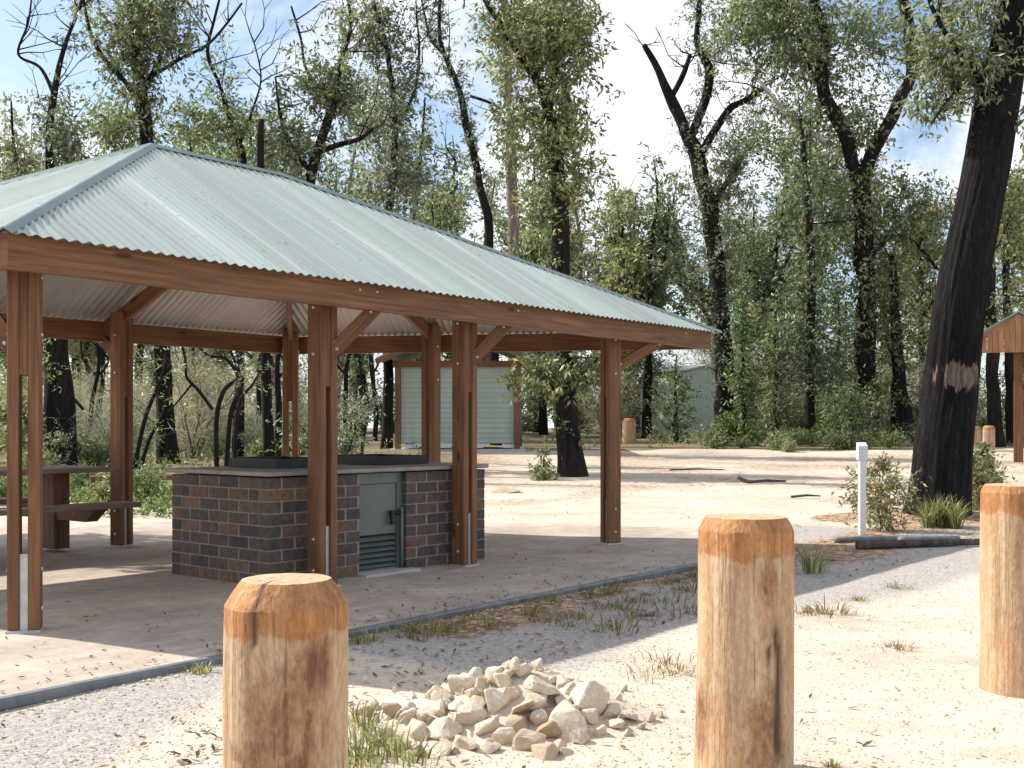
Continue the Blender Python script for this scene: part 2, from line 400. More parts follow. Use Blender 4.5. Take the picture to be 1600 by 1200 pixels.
# fascia beams
for i in range(4):
    j = (i+1) % 4; a, b, c, d = outer[i], outer[j], inner[j], inner[i]
    L = (b-a).length; mb = MB(); up = Vector((0, 0, TF)); nseg = 14
    vs = []
    for k in range(nseg+1):
        f = k/nseg; w = .0025*math.sin(k*1.7+i)
        o_, n_ = a.lerp(b, f), d.lerp(c, f); dz = Vector((0, 0, w))
        vs += [o_+dz, o_+up, n_+up, n_+dz]
    fs = []; us = []
    o5 = random.random()*9
    for k in range(nseg):
        for q in range(4):
            q2 = (q+1) % 4; fs.append([k*4+q, (k+1)*4+q, (k+1)*4+q2, k*4+q2])
            per = [0, TF, TF+.05, 2*TF+.05, 2*TF+.1]
            us.append([(o5+k/nseg*L, per[q]), (o5+(k+1)/nseg*L, per[q]), (o5+(k+1)/nseg*L, per[q+1]), (o5+k/nseg*L, per[q+1])])
    fs += [[0, 1, 2, 3], [nseg*4+3, nseg*4+2, nseg*4+1, nseg*4]]; us += [[(0, 0), (0, TF), (.05, TF), (.05, 0)]]*2
    mb.add(vs, fs, us); fas = mb.build("fascia_beam", M["wood"], shelter)
    if i == 0:                                    # coach bolts on the front beam
        for f in (.33, .352, .565, .93):
            p = a.lerp(b, f)+Vector((0, 0, TF*.72)); bb = MB(); bb.tube([p-nrm*.002, p+nrm*.008], [.011, .009], 8); bb.build("bolt", M["galv"], fas)

# corrugated faces
def corrugated(pts, name, dz, mat, lip=True):
    """pts[0]->pts[1] is the eave"""
    p0, p1 = pts[0], pts[1]; e = (p1-p0).normalized(); nn = e.cross(pts[2]-p0).normalized()
    if nn.z < 0: nn = -nn
    tt = nn.cross(e);
    if tt.z < 0: tt = -tt
    q = [((p-p0).dot(e), (p-p0).dot(tt)) for p in pts]
    smin = min(a for a, b in q); smax = max(a for a, b in q)
    pitch = .076; per = 8; ds = pitch/per; n = int((smax-smin)/ds); NTt = 7
    vs = []; fs = []; us = []; prev = False
    for i in range(n+1):
        s = smin+1e-4+(smax-smin-2e-4)*i/n; ts = []
        for k in range(len(q)):
            (a, b), (c, d) = q[k], q[(k+1) % len(q)]
            if (a-s)*(c-s) <= 0 and abs(a-c) > 1e-9: ts.append(b+(d-b)*(s-a)/(c-a))
        t0, t1 = min(ts), max(ts); off = .007*math.sin(2*math.pi*s/pitch)
        for k in range(NTt+1):
            t = t0+(t1-t0)*k/NTt; wob = .006*mnoise.noise((s*.8, t*.7, dz*9))
            vs.append(p0+e*s+tt*t+nn*(off+dz+wob))
        if i:
            b0 = (i-1)*(NTt+1); b1 = i*(NTt+1); s0 = s-(smax-smin)/n
            for k in range(NTt):
                fs.append([b0+k, b1+k, b1+k+1, b0+k+1]); T = [t0+(t1-t0)*kk/NTt for kk in (k, k+1)]
                us.append([(s0, T[0]), (s, T[0]), (s, T[1]), (s0, T[1])])
    mb = MB(); mb.add(vs, fs, us, True); return mb.build(name, mat, shelter)
eave = offset_poly(poly, .055)
drop = .055*(R1.z-ZT)/2.05
zr = ZT+.012-drop
ev = [Vector((p.x, p.y, zr)) for p in eave]; ra = R1+Vector((0, 0, .0)); rb = R2+Vector((0, 0, .0))
faces = [[ev[0], ev[1], rb, ra], [ev[1], ev[2], rb], [ev[2], ev[3], ra, rb], [ev[3], ev[0], ra]]
for fpts in faces:
    corrugated(fpts, "roof_sheet", .013, M["roof"]); corrugated(fpts, "roof_underside", .007, M["zinc"])
def cap(a, b):
    mb = MB(); d = (b-a).normalized(); side = d.cross(Vector((0, 0, 1))).normalized(); up = side.cross(d)
    prof = [(-.042, -.020), (-.04, -.014), (-.02, .004), (-.012, .014), (0, .018), (.012, .014), (.02, .004), (.04, -.014), (.042, -.020), (.02, -.004), (0, .008), (-.02, -.004)]
    n = len(prof); o = up*.022
    mb.sweep(prof, a+o, b+o, side, up); return mb.build("ridge_cap", M["cap"], shelter)  # colour darker than the sheets: shadow line along the caps painted in
for a, b in ((ev[0], ra), (ev[1], rb), (ev[2], rb), (ev[3], ra), (ra, rb)): cap(a, b)
# rafters
def rafter(a, b, drop_=.11, w=.05, t=.14, f1=.98):
    a = a-Vector((0, 0, drop_)); b = b-Vector((0, 0, drop_)); mb = MB(); mb.beam(a.lerp(b, .03), a.lerp(b, f1), w, t)
    return mb.build("rafter", M["wood"], shelter)
def on_edge(i, px):                                 # point of the eave edge i that shows at picture column px
    a, b = outer[i], outer[(i+1) % 4]; k = (px-800)/F
    f = (k*a.y-a.x)/((b.x-a.x)-k*(b.y-a.y)); return a.lerp(b, f)
zrv = lambda p: Vector((p.x, p.y, ZT))
c1 = on_edge(2, 158)
for a, b in ((FL, R1), (FR, R2), (C2, R2), (C0, R1), (c1, R2)): rafter(zrv(a), b)
mid3 = on_edge(1, 692); rafter(zrv(mid3), R2)
mb = MB(); mb.beam(R1-Vector((0, 0, .1)), R2-Vector((0, 0, .1)), .05, .15); mb.build("ridge_beam", M["wood"], shelter)
# posts: two boards either side of a gap, the gap running along azimuth az
def post(xy, az, ztop, brace, side_len=.0, spacer=1.45, stir=.43, curved=False):
    ax = Vector((math.sin(R(az)), math.cos(R(az)), 0)); sd = Vector((ax.y, -ax.x, 0)); b = Vector((xy[0], xy[1], .03))
    mb = MB()
    for s in (-1, 1):
        o = sd*s*(.0225+.031); mb.beam(b+o+Vector((0, 0, .015)), Vector((b.x, b.y, ztop))+o, .062, .135, ax, .006)
    mb.beam(Vector((b.x, b.y, spacer)), Vector((b.x, b.y, ztop-.02)), .045, .115, ax, .002)
    po = mb.build("post", M["wood"], shelter)
    g = MB(); g.beam(b, b+Vector((0, 0, stir)), .043, .09, ax, .001); g.box(-.09, .09, -.09, .09, 0, .012, Matrix.Translation(b) @ Matrix.Rotation(-R(az), 4, 'Z'))
    g.build("stirrup", M["galv"], po)
    for z in (.12, .34, spacer+.2, ztop-.25):
        for s in (-1, 1):
            q = b+sd*s*.0845+Vector((0, 0, z)); k = MB(); k.tube([q-sd*s*.004, q+sd*s*.009], [.014, .012], 8); k.build("bolt", M["galv"], po)
    if brace:
        d, run, rise = brace; dv = Vector((math.sin(R(d)), math.cos(R(d)), 0)); k = MB()
        top = Vector((b.x, b.y, ZB+.05))+dv*run; bot = Vector((b.x, b.y, ZB+.05-rise))+dv*.05
        n = 7; ps = []
        for i in range(n+1):
            f = i/n; p = bot.lerp(top, f)
            if curved: p = p+Vector((0, 0, -1))*0.0+dv*(-.05*math.sin(math.pi*f))+Vector((0, 0, .045*math.sin(math.pi*f)))
            ps.append(p)
        for i in range(n): k.beam(ps[i], ps[i+1], .042, .10, (0, 0, 1), .002) if curved else None
        if not curved: k.beam(bot, top, .042, .10, (0, 0, 1), .004)
        br = k.build("brace", M["wood"], shelter)
        for q in (bot+dv*.05+Vector((0, 0, .04)), top-dv*.06-Vector((0, 0, .05))):
            kk = MB(); sv = Vector((dv.y, -dv.x, 0)); kk.tube([q-sv*.026, q+sv*.026], [.013, .013], 8); kk.build("bolt", M["galv"], br)
def front_in(px, d):
    p = on_edge(0, px); q = p-nrm*d; k = (px-800)/F                # slide along the front to keep the column
    s = (k*q.y-q.x)/(u.x-k*u.y); return q+u*s
vaz = math.degrees(math.atan2(-nrm.x, -nrm.y))
paA = front_in(39, .30); post(paA, -16, ZT+.04, (-98, .36, .45))
paB = front_in(504, .30); post(paB, vaz, ZT+.05, (82, .40, .36))
paC = front_in(726, .30); post(paC, vaz, ZT+.05, (82, .38, .34))
paD = front_in(954, .30); post(paD, 62, ZT+.05, (66, .60, .30))
dC1 = (R2-c1); dC1.z = 0; dC1.normalize(); paP1 = c1+dC1*.26; post(paP1, math.degrees(math.atan2(dC1.x, dC1.y)), ZT+.08, (math.degrees(math.atan2(-dC1.x, -dC1.y)), .3, .38), curved=True)
dC2 = (R2-C2); dC2.z = 0; dC2.normalize(); post(C2+dC2*.22, -6, ZT+.05, None)
d3 = (R2-mid3); d3.z = 0; d3.normalize(); post(mid3+d3*.25, 30, ZT+.08, None)

# ------------------------------------------------------------------ paving and edging
S0 = G(0, 1100); S1 = G(1085, 885); se = (S1-S0).normalized()
sb = S0-se*4.5; s_end = S1+se*1.35
back_off = offset_poly(poly, 1.1)
slab_pts = [sb, s_end, Vector((FR.x+.45, FR.y+.55, 0)), Vector((C2.x+.6, C2.y+1.2, 0)), Vector((C2.x-2.0, C2.y+.7, 0)), Vector((back_off[3].x, back_off[3].y, 0))]
def smooth_edge(pts, step=.25, amp=.03):
    out = []
    for i in range(len(pts)):
        a, b = pts[i], pts[(i+1) % len(pts)]; n = max(1, int((b-a).length/step))
        for k in range(n):
            p = a.lerp(b, k/n); w = amp if i else amp*.5
            out.append(p+Vector((mnoise.noise((p.x*1.3, p.y*1.3, 2)), mnoise.noise((p.x*1.3, p.y*1.3, 8)), 0))*w)
    return out
sp_ = smooth_edge(slab_pts); n = len(sp_); mb = MB()
mb.add([(p.x, p.y, .03) for p in sp_]+[(p.x, p.y, -.12) for p in sp_], [list(range(n))]+[[i, n+i, n+(i+1) % n, (i+1) % n] for i in range(n)])
slab = mb.build("paving", m_paving(math.atan2(se.y, se.x))); tag(slab, kind="structure")
mb = MB(); npt = 60; so = Vector((se.y, -se.x, 0)); pl = []
for i in range(npt+1):
    p = sb.lerp(s_end+se*.05, i/npt)+so*(.045+.012*mnoise.noise((i*.5, 0, 0))); pl.append(p)
for i in range(npt):
    mb.beam(pl[i]+Vector((0, 0, .010)), pl[i+1]+Vector((0, 0, .010)), .062, .056, (0, 0, 1), .012)
tag(mb.build("edging_strip", M["edge"]), "dark grey edging strip running along the front of the shelter paving", "edging")

def in_poly(x, y, pts):
    c = np.zeros_like(x, bool); j = len(pts)-1
    for i in range(len(pts)):
        xi, yi, xj, yj = pts[i].x, pts[i].y, pts[j].x, pts[j].y
        c ^= ((yi > y) != (yj > y)) & (x < (xj-xi)*(y-yi)/(yj-yi+1e-12)+xi); j = i
    return c

# ------------------------------------------------------------------ ground
def axis(lo, hi, step, far, grow):
    a = list(np.arange(lo, hi, step)); s = step; x = a[-1]
    while x < far: s *= grow; x += s; a.append(x)
    s = step; x = a[0]; pre = []
    while x > -far: s *= grow; x -= s; pre.append(x)
    return np.array(pre[::-1]+a)
gx = axis(-11, 13, .11, 500, 1.12); gy = axis(2.2, 24, .11, 700, 1.08); gy = gy[gy > -120]
X, Y = np.meshgrid(gx, gy); Z = np.zeros_like(X)
nz1 = np.zeros_like(X); nz2 = np.zeros_like(X)
for i in range(X.shape[0]):
    for j in range(X.shape[1]):
        x, y = X[i, j], Y[i, j]; Z[i, j] = zg(x, y); nz1[i, j] = mnoise.noise((x*.45, y*.45, 5)); nz2[i, j] = mnoise.noise((x*.11, y*.11, 9))
inslab = in_poly(X, Y, [Vector((p.x, p.y, 0)) for p in offset_poly(slab_pts, -.15)]); Z[inslab] = -.06
# zones: gravel apron in front of the slab, litter in the clearing, forest floor beyond
dfront = (X-S0.x)*so.x+(Y-S0.y)*so.y; along = (X-S0.x)*se.x+(Y-S0.y)*se.y
grav = sstep(2.3, 1.2, dfront+nz1*.6)*sstep(-.4, .1, dfront)*sstep(1.2, 2.2, along)
grav = np.maximum(grav, sstep(5.5, 7.5, along+nz1)*sstep(13.5, 12.0, Y+nz1)*sstep(7.2, 7.9, Y-.12*X+nz1*.5)*sstep(7.0, 5.5, X))
grav = np.maximum(grav, .75*sstep(-.9, -1.5, X+nz1*.4)*sstep(8, 6, Y)*sstep(0, .1, dfront))
lit = .78*sstep(1.1, .3, dfront+nz1*.5)*sstep(-.4, .1, dfront)*sstep(1.8, 2.6, along)
rd = Y-nz2*4
lit = np.maximum(lit, .62*sstep(17.5, 20, rd)*sstep(40, 30, rd)*(.65+.5*nz1))
lit = np.maximum(lit, .45*sstep(.1, .5, nz1)*sstep(9, 12, Y))
# forest edge: left of the shelter close, right far
edge = np.where(X < -1, 13.9+1.05*np.clip(X+9, 0, 10), 34)+nz1*1.8+nz2*3
flo = sstep(-.8, 1.2, Y-edge)
edge2 = np.where(X > 4, 38, 400); flo = np.maximum(flo, sstep(0, 2, Y-edge2-nz1*2))
road = sstep(44, 45.5, Y+nz2*2)*sstep(52, 50.5, Y+nz2*2)*sstep(2, -1, X); flo *= (1-road)
bx, by = GP(1460, 14.1).x, 14.1                      # garden bed round the big trunk
dbed = np.hypot((X-bx)/1.5, (Y-by)/1.05); lit = np.maximum(lit, .9*sstep(1.05, .85, dbed+nz1*.15)); grav *= sstep(.9, 1.1, dbed)
Z += .10*sstep(1.1, .4, dbed)
nr, nc = X.shape
verts = np.stack([X, Y, Z], -1).reshape(-1, 3)
idx = np.arange(nr*nc).reshape(nr, nc)
fq = np.stack([idx[:-1, :-1], idx[:-1, 1:], idx[1:, 1:], idx[1:, :-1]], -1).reshape(-1, 4)
def np_mesh(name, v, f, smooth=False):
    me = bpy.data.meshes.new(name); k = f.shape[1]
    me.vertices.add(len(v)); me.vertices.foreach_set("co", np.asarray(v, np.float32).ravel())
    me.loops.add(f.size); me.loops.foreach_set("vertex_index", f.astype(np.int32).ravel())
    me.polygons.add(len(f)); me.polygons.foreach_set("loop_start", np.arange(0, f.size, k, dtype=np.int32))
    me.polygons.foreach_set("use_smooth", np.full(len(f), smooth)); me.update(calc_edges=True); return me
me = np_mesh("ground", verts, fq, True)
ca = me.attributes.new("zone", "FLOAT_COLOR", "POINT")
ca.data.foreach_set("color", np.stack([grav, lit, flo, np.ones_like(X)], -1).reshape(-1).astype(np.float32))
tag(link_mesh("ground", me, None, m_ground()), kind="structure")
def gz(x, y): return zg(x, y)+.10*float(sstep(1.1, .4, math.hypot((x-bx)/1.5, (y-by)/1.05)))

# ------------------------------------------------------------------ barbecue
bl = G(260, 905); bn = G(420, 927); brt = G(757, 880); bu = (brt-bn); LB = bu.length; bu.normalize(); bv = Vector((-bu.y, bu.x, 0)); DB = (bl-bn).length
HB = .80
MBQ = Matrix(((bu.x, bv.x, 0, bn.x), (bu.y, bv.y, 0, bn.y), (0, 0, 1, .03), (0, 0, 0, 1)))
bbq = empty("brick_barbecue", (bn.x, bn.y, .03), "brick barbecue island with green steel door and two black hotplates under the shelter", "barbecue")
k1 = (562-800)/F; k2 = (635-800)/F
def s_at(k): return (k*bn.y-bn.x)/(bu.x-k*bu.y)
dx0, dx1 = s_at(k1), s_at(k2); dz1 = .775
bm_ = MB(); core = MB(); ch = .086; nco = 9
core.box(.003, dx0-.003, .003, DB-.003, 0, nco*ch, MBQ); core.box(dx1+.003, LB-.003, .003, DB-.003, 0, nco*ch, MBQ); core.box(dx0-.01, dx1+.01, .12, DB-.005, 0, nco*ch, MBQ)
def brick(x0, x1, y0, y1, z0):
    j = lambda a: random.uniform(-a, a)*.5
    bm_.box(x0+j(.002), x1+j(.002), y0+j(.0025), y1+j(.0025), z0+j(.001), z0+.076+j(.001), MBQ)
def wall_run(x0, x1, odd, z0, yy, flip=False, axis='x'):
    x = x0+(0 if odd else -.115)
    while x < x1-.001:
        a = max(x, x0); b = min(x+.23, x1)
        if b-a > .03:
            if axis == 'x': brick(a, b-.010 if b < x1 else b, yy, yy+.11, z0)
            else: brick(yy, yy+.11, a, b-.010 if b < x1 else b, z0)
        x += .24
for c in range(nco):
    z0 = c*ch+.010; odd = c % 2
    wall_run(0, dx0, odd, z0, 0); wall_run(dx1, LB, not odd, z0, 0); wall_run(0, LB, not odd, z0, DB-.11)
    wall_run(.12, DB-.12, not odd, z0, 0, axis='y'); wall_run(.12, DB-.12, odd, z0, LB-.11, axis='y')
core.build("mortar_core", M["mortar"], bbq); bm_.build("brickwork", M["brick"], bbq)
HT = nco*ch+.012
mb = MB(); prof = .012
mb.box(-.03, LB+.02, -.035, DB+.03, HT, HT+.032, MBQ); tp = mb.build("benchtop", M["top"], bbq)
bv2 = tp.modifiers.new("bevel", "BEVEL"); bv2.width = .008; bv2.segments = 2
# door
mb = MB(); mb.box(dx0+.03, dx1-.06, .06, .085, .30, dz1-.085, MBQ); dr = mb.build("door", M["door"], bbq)
mb = MB(); fw = .03
mb.box(dx0, dx0+fw-.003, .05, .1, .02, dz1, MBQ); mb.box(dx1-.055, dx1, .05, .1, .02, dz1, MBQ); mb.box(dx0+fw, dx1-.058, .05, .1, dz1-.08, dz1, MBQ); mb.box(dx0+fw, dx1-.058, .05, .1, .0, .035, MBQ)
mb.build("door_frame", M["door"], bbq)
for i in range(6):
    z = .055+i*.042; mb = MB()
    T_ = MBQ @ Matrix.Translation((0, .075, z)) @ Matrix.Rotation(R(35), 4, 'X')
    mb.box(dx0+.034, dx1-.062, -.022, .022, -.004, .004, T_); mb.build("louvre_slat", M["door"], dr)
mb = MB(); mb.box(dx0+.034, dx1-.062, .105, .11, .04, .30, MBQ); mb.build("vent_shade_sheet", M["dark"], dr)  # near-black sheet stands in for the shade behind the louvres
mb = MB(); q = MBQ @ Vector((dx1-.13, .05, .46)); q2 = MBQ @ Vector((dx1-.02, .03, .46)); mb.tube([q, q2], [.016, .016], 10); mb.beam(q+Vector((0, 0, .02))-bv*.02, q-Vector((0, 0, .09))-bv*.025, .03, .03)
mb.build("latch", M["black"], dr)
mb = MB(); pt = [MBQ @ Vector((dx1-.03, .02, z)) for z in (.02, .2, .5)]; mb.tube(pt, [.013]*3, 8); mb.build("gas_pipe", M["door"], bbq)
mb = MB(); mb.box(dx0-.02, dx1+.06, -.10, .05, 0, .02, MBQ); mb.build("door_step", M["concrete"], bbq)
for x0, x1 in ((.42, .98), (1.46, 2.06)):
    mb = MB(); y0, y1 = .46, DB-.14; z0 = HT+.034
    mb.box(x0, x1, y0, y0+.02, z0, z0+.07, MBQ); mb.box(x0, x1, y1-.02, y1, z0, z0+.075, MBQ); mb.box(x0, x0+.02, y0+.021, y1-.021, z0, z0+.072, MBQ); mb.box(x1-.02, x1, y0+.021, y1-.021, z0, z0+.072, MBQ)
    mb.box(x0+.021, x1-.021, y0+.021, y1-.021, z0, z0+.02, MBQ)
    mb.build("hotplate", M["black"], bbq)

# ------------------------------------------------------------------ picnic table
def picnic(loc, ang, label, L=2.3):
    t = empty("picnic_table", loc, label, "picnic table")
    T = Matrix.Translation(loc) @ Matrix.Rotation(ang, 4, 'Z')
    def bm(mb, a, b, w, h): mb.beam(T @ Vector(a), T @ Vector(b), w, h, (0, 0, 1), .006)
    mb = MB()
    for i in range(5): bm(mb, (-L/2, -.32+i*.16, .745), (L/2, -.32+i*.16, .745), .15, .045)
    mb.build("tabletop", M["wood_grey"], t)
    for s in (-1, 1):
        mb = MB()
        for i in (0, 1): bm(mb, (-L/2, s*.68+(i-.5)*.15, .44), (L/2, s*.68+(i-.5)*.15, .44), .14, .045)
        mb.build("bench_seat", M["wood_grey"], t)
    for x in (-.78, .78):
        mb = MB(); mb.beam(T @ Vector((x, 0, .03)), T @ Vector((x, 0, .72)), .16, .28, T.to_3x3() @ Vector((0, 1, 0)), .008); mb.build("leg", M["wood_dark"], t)
        mb = MB(); ys = [(-.78, .415), (.78, .415), (.62, .30), (-.62, .30)]
        vs = [T @ Vector((x+dx, y, z)) for dx in (-.06, .06) for y, z in ys]
        mb.add(vs, [[3, 2, 1, 0], [4, 5, 6, 7], [0, 1, 5, 4], [1, 2, 6, 5], [2, 3, 7, 6], [3, 0, 4, 7]], [[(0, 0), (0, 1), (.12, 1), (.12, 0)]]*6)
        mb.build("bench_support", M["wood_dark"], t)
    return t
uang = math.atan2(u.y, u.x)
tc_ = G(84, 866); pc = tc_-u*.78; picnic((pc.x, pc.y, .03), uang, "weathered timber picnic table with fixed benches at the left end of the shelter")
lg = empty("log_seat", GP(225, 16.5)+Vector((0, 0, .0)), "low timber rail seat behind the barbecue at the edge of the bush", "seat")
p = Vector(lg.location); mb = MB(); mb.beam(p+Vector((-.8, 0, .36)), p+Vector((1.0, .7, .36)), .28, .07); mb.build("seat", M["wood"], lg)
for f in (.2, .8):
    q = (p+Vector((-.8, 0, 0))).lerp(p+Vector((1, .7, 0)), f); mb = MB(); mb.beam(q-Vector((0, 0, .1)), q+Vector((0, 0, .32)), .12, .12, (1, 0, 0)); mb.build("leg", M["wood_dark"], lg)

# ------------------------------------------------------------------ bollards
def bollard_mesh(r, h, seed, n=64, crack=None, lean=0.0, stains=(), topcrack=None, cham=(.062, .725)):
    """a peeled log: body, sawn chamfer and flat head, each with its own verts so that the arrises stay crisp"""
    C_ = cham[0]*r/.157; K_ = cham[1]
    def rad(t, z):
        x, y = math.cos(t), math.sin(t)
        rr = r*(1+.03*mnoise.noise((x*1.1+seed, y*1.1, z*1.6))+.014*mnoise.noise((x*3+seed, y*3, z*2.2))+.006*mnoise.noise((x*11+seed, y*11, z*2.5)))
        return rr*(1.03-.035*z/h)
    vs = []; head = []; cr = []; st = []; fs = []; sm = []
    def put(x, y, z, hd, c, s_): vs.append((x, y, z)); head.append(hd); cr.append(c); st.append(s_)
    def ring(z, k_, hd=None, jag=0):
        b = len(vs)
        for k in range(n):
            t = 2*math.pi*k/n; rr = rad(t, min(z, h-C_))*k_; c = 0; s_ = 0
            if crack and k_ > .99:
                for (ca_, z0, z1, w, dp) in crack:
                    a_ = t-ca_-.13*mnoise.noise((z*6, seed, 0)); da = math.atan2(math.sin(a_), math.cos(a_))
                    f = max(0, 1-abs(da)/w)*float(sstep(z0-.02, z0+.08, z)*sstep(z1+.02, z1-.08, z)); rr -= dp*f; c = max(c, f)
            for (sa, sz, wa, wz) in stains:
                da = math.atan2(math.sin(t-sa), math.cos(t-sa)); s_ = max(s_, math.exp(-(da/wa)**2-((z-sz)/wz)**2))
            if topcrack is not None:
                da = math.atan2(math.sin(t-topcrack-.1*mnoise.noise((z*20, 3, seed))), math.cos(t-topcrack)); 
                if abs(da) < 1.2*math.pi/n and z > h-.14: c = max(c, .85)
            hd_ = float(sstep(h-.175, h-.075, z+.04*mnoise.noise((math.cos(t)*2, math.sin(t)*2, seed)))) if hd is None else hd
            zz = z+(jag*mnoise.noise((math.cos(t)*2.2, math.sin(t)*2.2, seed+5)) if jag else 0)
            put(math.cos(t)*rr+lean*zz, math.sin(t)*rr, zz, hd_, min(1, c*1.5), s_)
        return b
    def skin(b0, b1):
        for k in range(n): fs.append((b0+k, b0+(k+1) % n, b1+(k+1) % n, b1+k)); sm.append(True)
    zs = [0]+[(h-C_)*i/40 for i in range(1, 40)]; prev = None
    for z in zs:
        b = ring(z, 1.0)
        if prev is not None: skin(prev, b)
        prev = b
    b = ring(h-C_-.004, .998, 1, .007); skin(prev, b)
    c0 = ring(h-C_-.004, .998, 1, .007); c1_ = ring(h-C_*.5, (1+K_)/2, 1); c2_ = ring(h-.002, K_, 1, .002); skin(c0, c1_); skin(c1_, c2_)
    d0_ = ring(h-.002, K_, 1.6, .002); d1_ = ring(h+.001, .45, 1.6, .003); d2_ = ring(h+.001, .2, 1.6, .002); skin(d0_, d1_); skin(d1_, d2_)
    put(lean*h, 0, h, 1.6, 0, 0); cp = len(vs)-1
    for k in range(n): fs.append((d2_+k, d2_+(k+1) % n, cp)); sm.append(True)
    me = bpy.data.meshes.new("bollard"); me.from_pydata(vs, [], fs)
    for nm, arr in (("head", head), ("crack", cr), ("stain", st)):
        a = me.attributes.new(nm, "FLOAT", "POINT"); a.data.foreach_set("value", arr)
    me.polygons.foreach_set("use_smooth", sm); me.materials.append(M["log"]); return me
def bollard(px, ytop, wpx, dia, seed, label, crack, rot, lean=0.0, stains=(), topcrack=None, cham=(.062, .725)):
    y = dia*F/wpx; x = (px-800)/F*y; h = H+(HY-ytop)/F*y
    o = bpy.data.objects.new("wooden_bollard", bollard_mesh(dia/2, h+.06, seed, crack=crack, lean=lean, stains=stains, topcrack=topcrack, cham=cham)); col.objects.link(o)
    o.location = (x, y, -.06); o.rotation_euler = (0, 0, rot); tag(o, label, "bollard", "log bollards along the car park edge"); return o
# angles: -pi/2 faces the camera, pi the sun
b1 = bollard(447, 903, 190, .315, 3, "log bollard in front of the brick barbecue, its chamfered orange top split by a crack", None, 0, stains=[(-1.45, .45, .75, .22), (-1.2, .15, .9, .25), (-.9, .62, .4, .1)], topcrack=-1.85)
b2 = bollard(1161, 806, 147, .315, 8, "log bollard standing right of the rock pile, with dark red stain and a long crack", [(-1.02, .12, .60, .13, .016), (-1.28, .38, .58, .05, .006)], 0, .012, stains=[(-1.35, .22, .5, .17), (-2.9, .25, .35, .16), (-1.3, .72, .22, .09)], cham=(.042, .85))
b3 = bollard(1592, 757, 111, .315, 15, "pale log bollard at the right edge in front of the big burnt trunk", None, 0, stains=[(-1.1, .45, .3, .3)], cham=(.03, .9))
def small_bollard(px, y, w, h, label):
    p = GP(px, y); o = bpy.data.objects.new("wooden_bollard", bollard_mesh(w/2, h, px, n=20)); col.objects.link(o); o.location = p-Vector((0, 0, .04)); tag(o, label, "bollard")
small_bollard(983, 40, .5, .95, "short weathered log bollard far off beside the green shed")
small_bollard(1545, 33, .34, .75, "short log bollard far off beside the timber information shelter")
small_bollard(1524, 35, .34, .7, "short log bollard far off just right of the big burnt trunk")

# ------------------------------------------------------------------ rocks
def rock_mesh(seed, n=16, sub=True):
    rnd = np.random.RandomState(seed); import bmesh
    pts = rnd.normal(size=(n, 3)); pts /= np.linalg.norm(pts, axis=1)[:, None]; pts *= rnd.uniform(.75, 1.0, (n, 1)); pts *= np.array([1, rnd.uniform(.65, .95), rnd.uniform(.5, .8)])
    bm = bmesh.new()
    for p in pts: bm.verts.new(p)
    r = bmesh.ops.convex_hull(bm, input=bm.verts); bmesh.ops.delete(bm, geom=[v for v in bm.verts if not v.link_faces], context='VERTS')
    bmesh.ops.bevel(bm, geom=bm.edges[:], offset=.07, segments=2, affect='EDGES', profile=.6)
    bmesh.ops.triangulate(bm, faces=bm.faces[:]); bmesh.ops.subdivide_edges(bm, edges=[e for e in bm.edges if e.calc_length() > .3], cuts=2, use_grid_fill=True)
    for v in bm.verts:
        v.co += v.normal*.045*mnoise.noise((v.co.x*2.5+seed, v.co.y*2.5, v.co.z*2.5))+v.normal*.02*mnoise.noise((v.co.x*8+seed, v.co.y*8, v.co.z*8))
    me = bpy.data.meshes.new("rock"); bm.to_mesh(me); bm.free(); me.materials.append(M["rock"]); me.update(); return me
RM = [rock_mesh(100+i, 12+i % 5*2) for i in range(14)]
pile_c = G(800, 1120); rocks = []
big = [  # px, py of centre, width px  (read from the photo)
 (845, 1068, 62), (912, 1098, 74), (790, 1062, 52), (822, 1160, 62), (885, 1130, 70), (740, 1075, 40), (692, 1088, 44), (718, 1108, 40), (770, 1095, 52), (735, 1118, 48),
 (655, 1140, 50), (695, 1140, 56), (730, 1160, 54), (760, 1135, 46), (820, 1112, 62), (848, 1172, 46), (905, 1075, 40), (925, 1118, 40), (955, 1108, 34), (580, 1100, 34), (620, 1110, 40), (600, 1140, 36),
 (640, 1118, 36), (672, 1115, 40), (795, 1085, 44), (810, 1130, 44), (880, 1095, 44), (962, 1128, 30), (985, 1118, 28), (1012, 1118, 26), (790, 1150, 44), (765, 1165, 40), (860, 1140, 44), (690, 1168, 42), (655, 1170, 34),
 (870, 1165, 38), (940, 1140, 28), (905, 1150, 30), (628, 1160, 30), (560, 1108, 24), (1000, 1130, 20), (745, 1098, 34), (708, 1126, 36), (838, 1095, 50), (842, 1120, 40), (980, 1140, 18), (1030, 1112, 18), (885, 1170, 24), (588, 1122, 22)]
ctr = pile_c
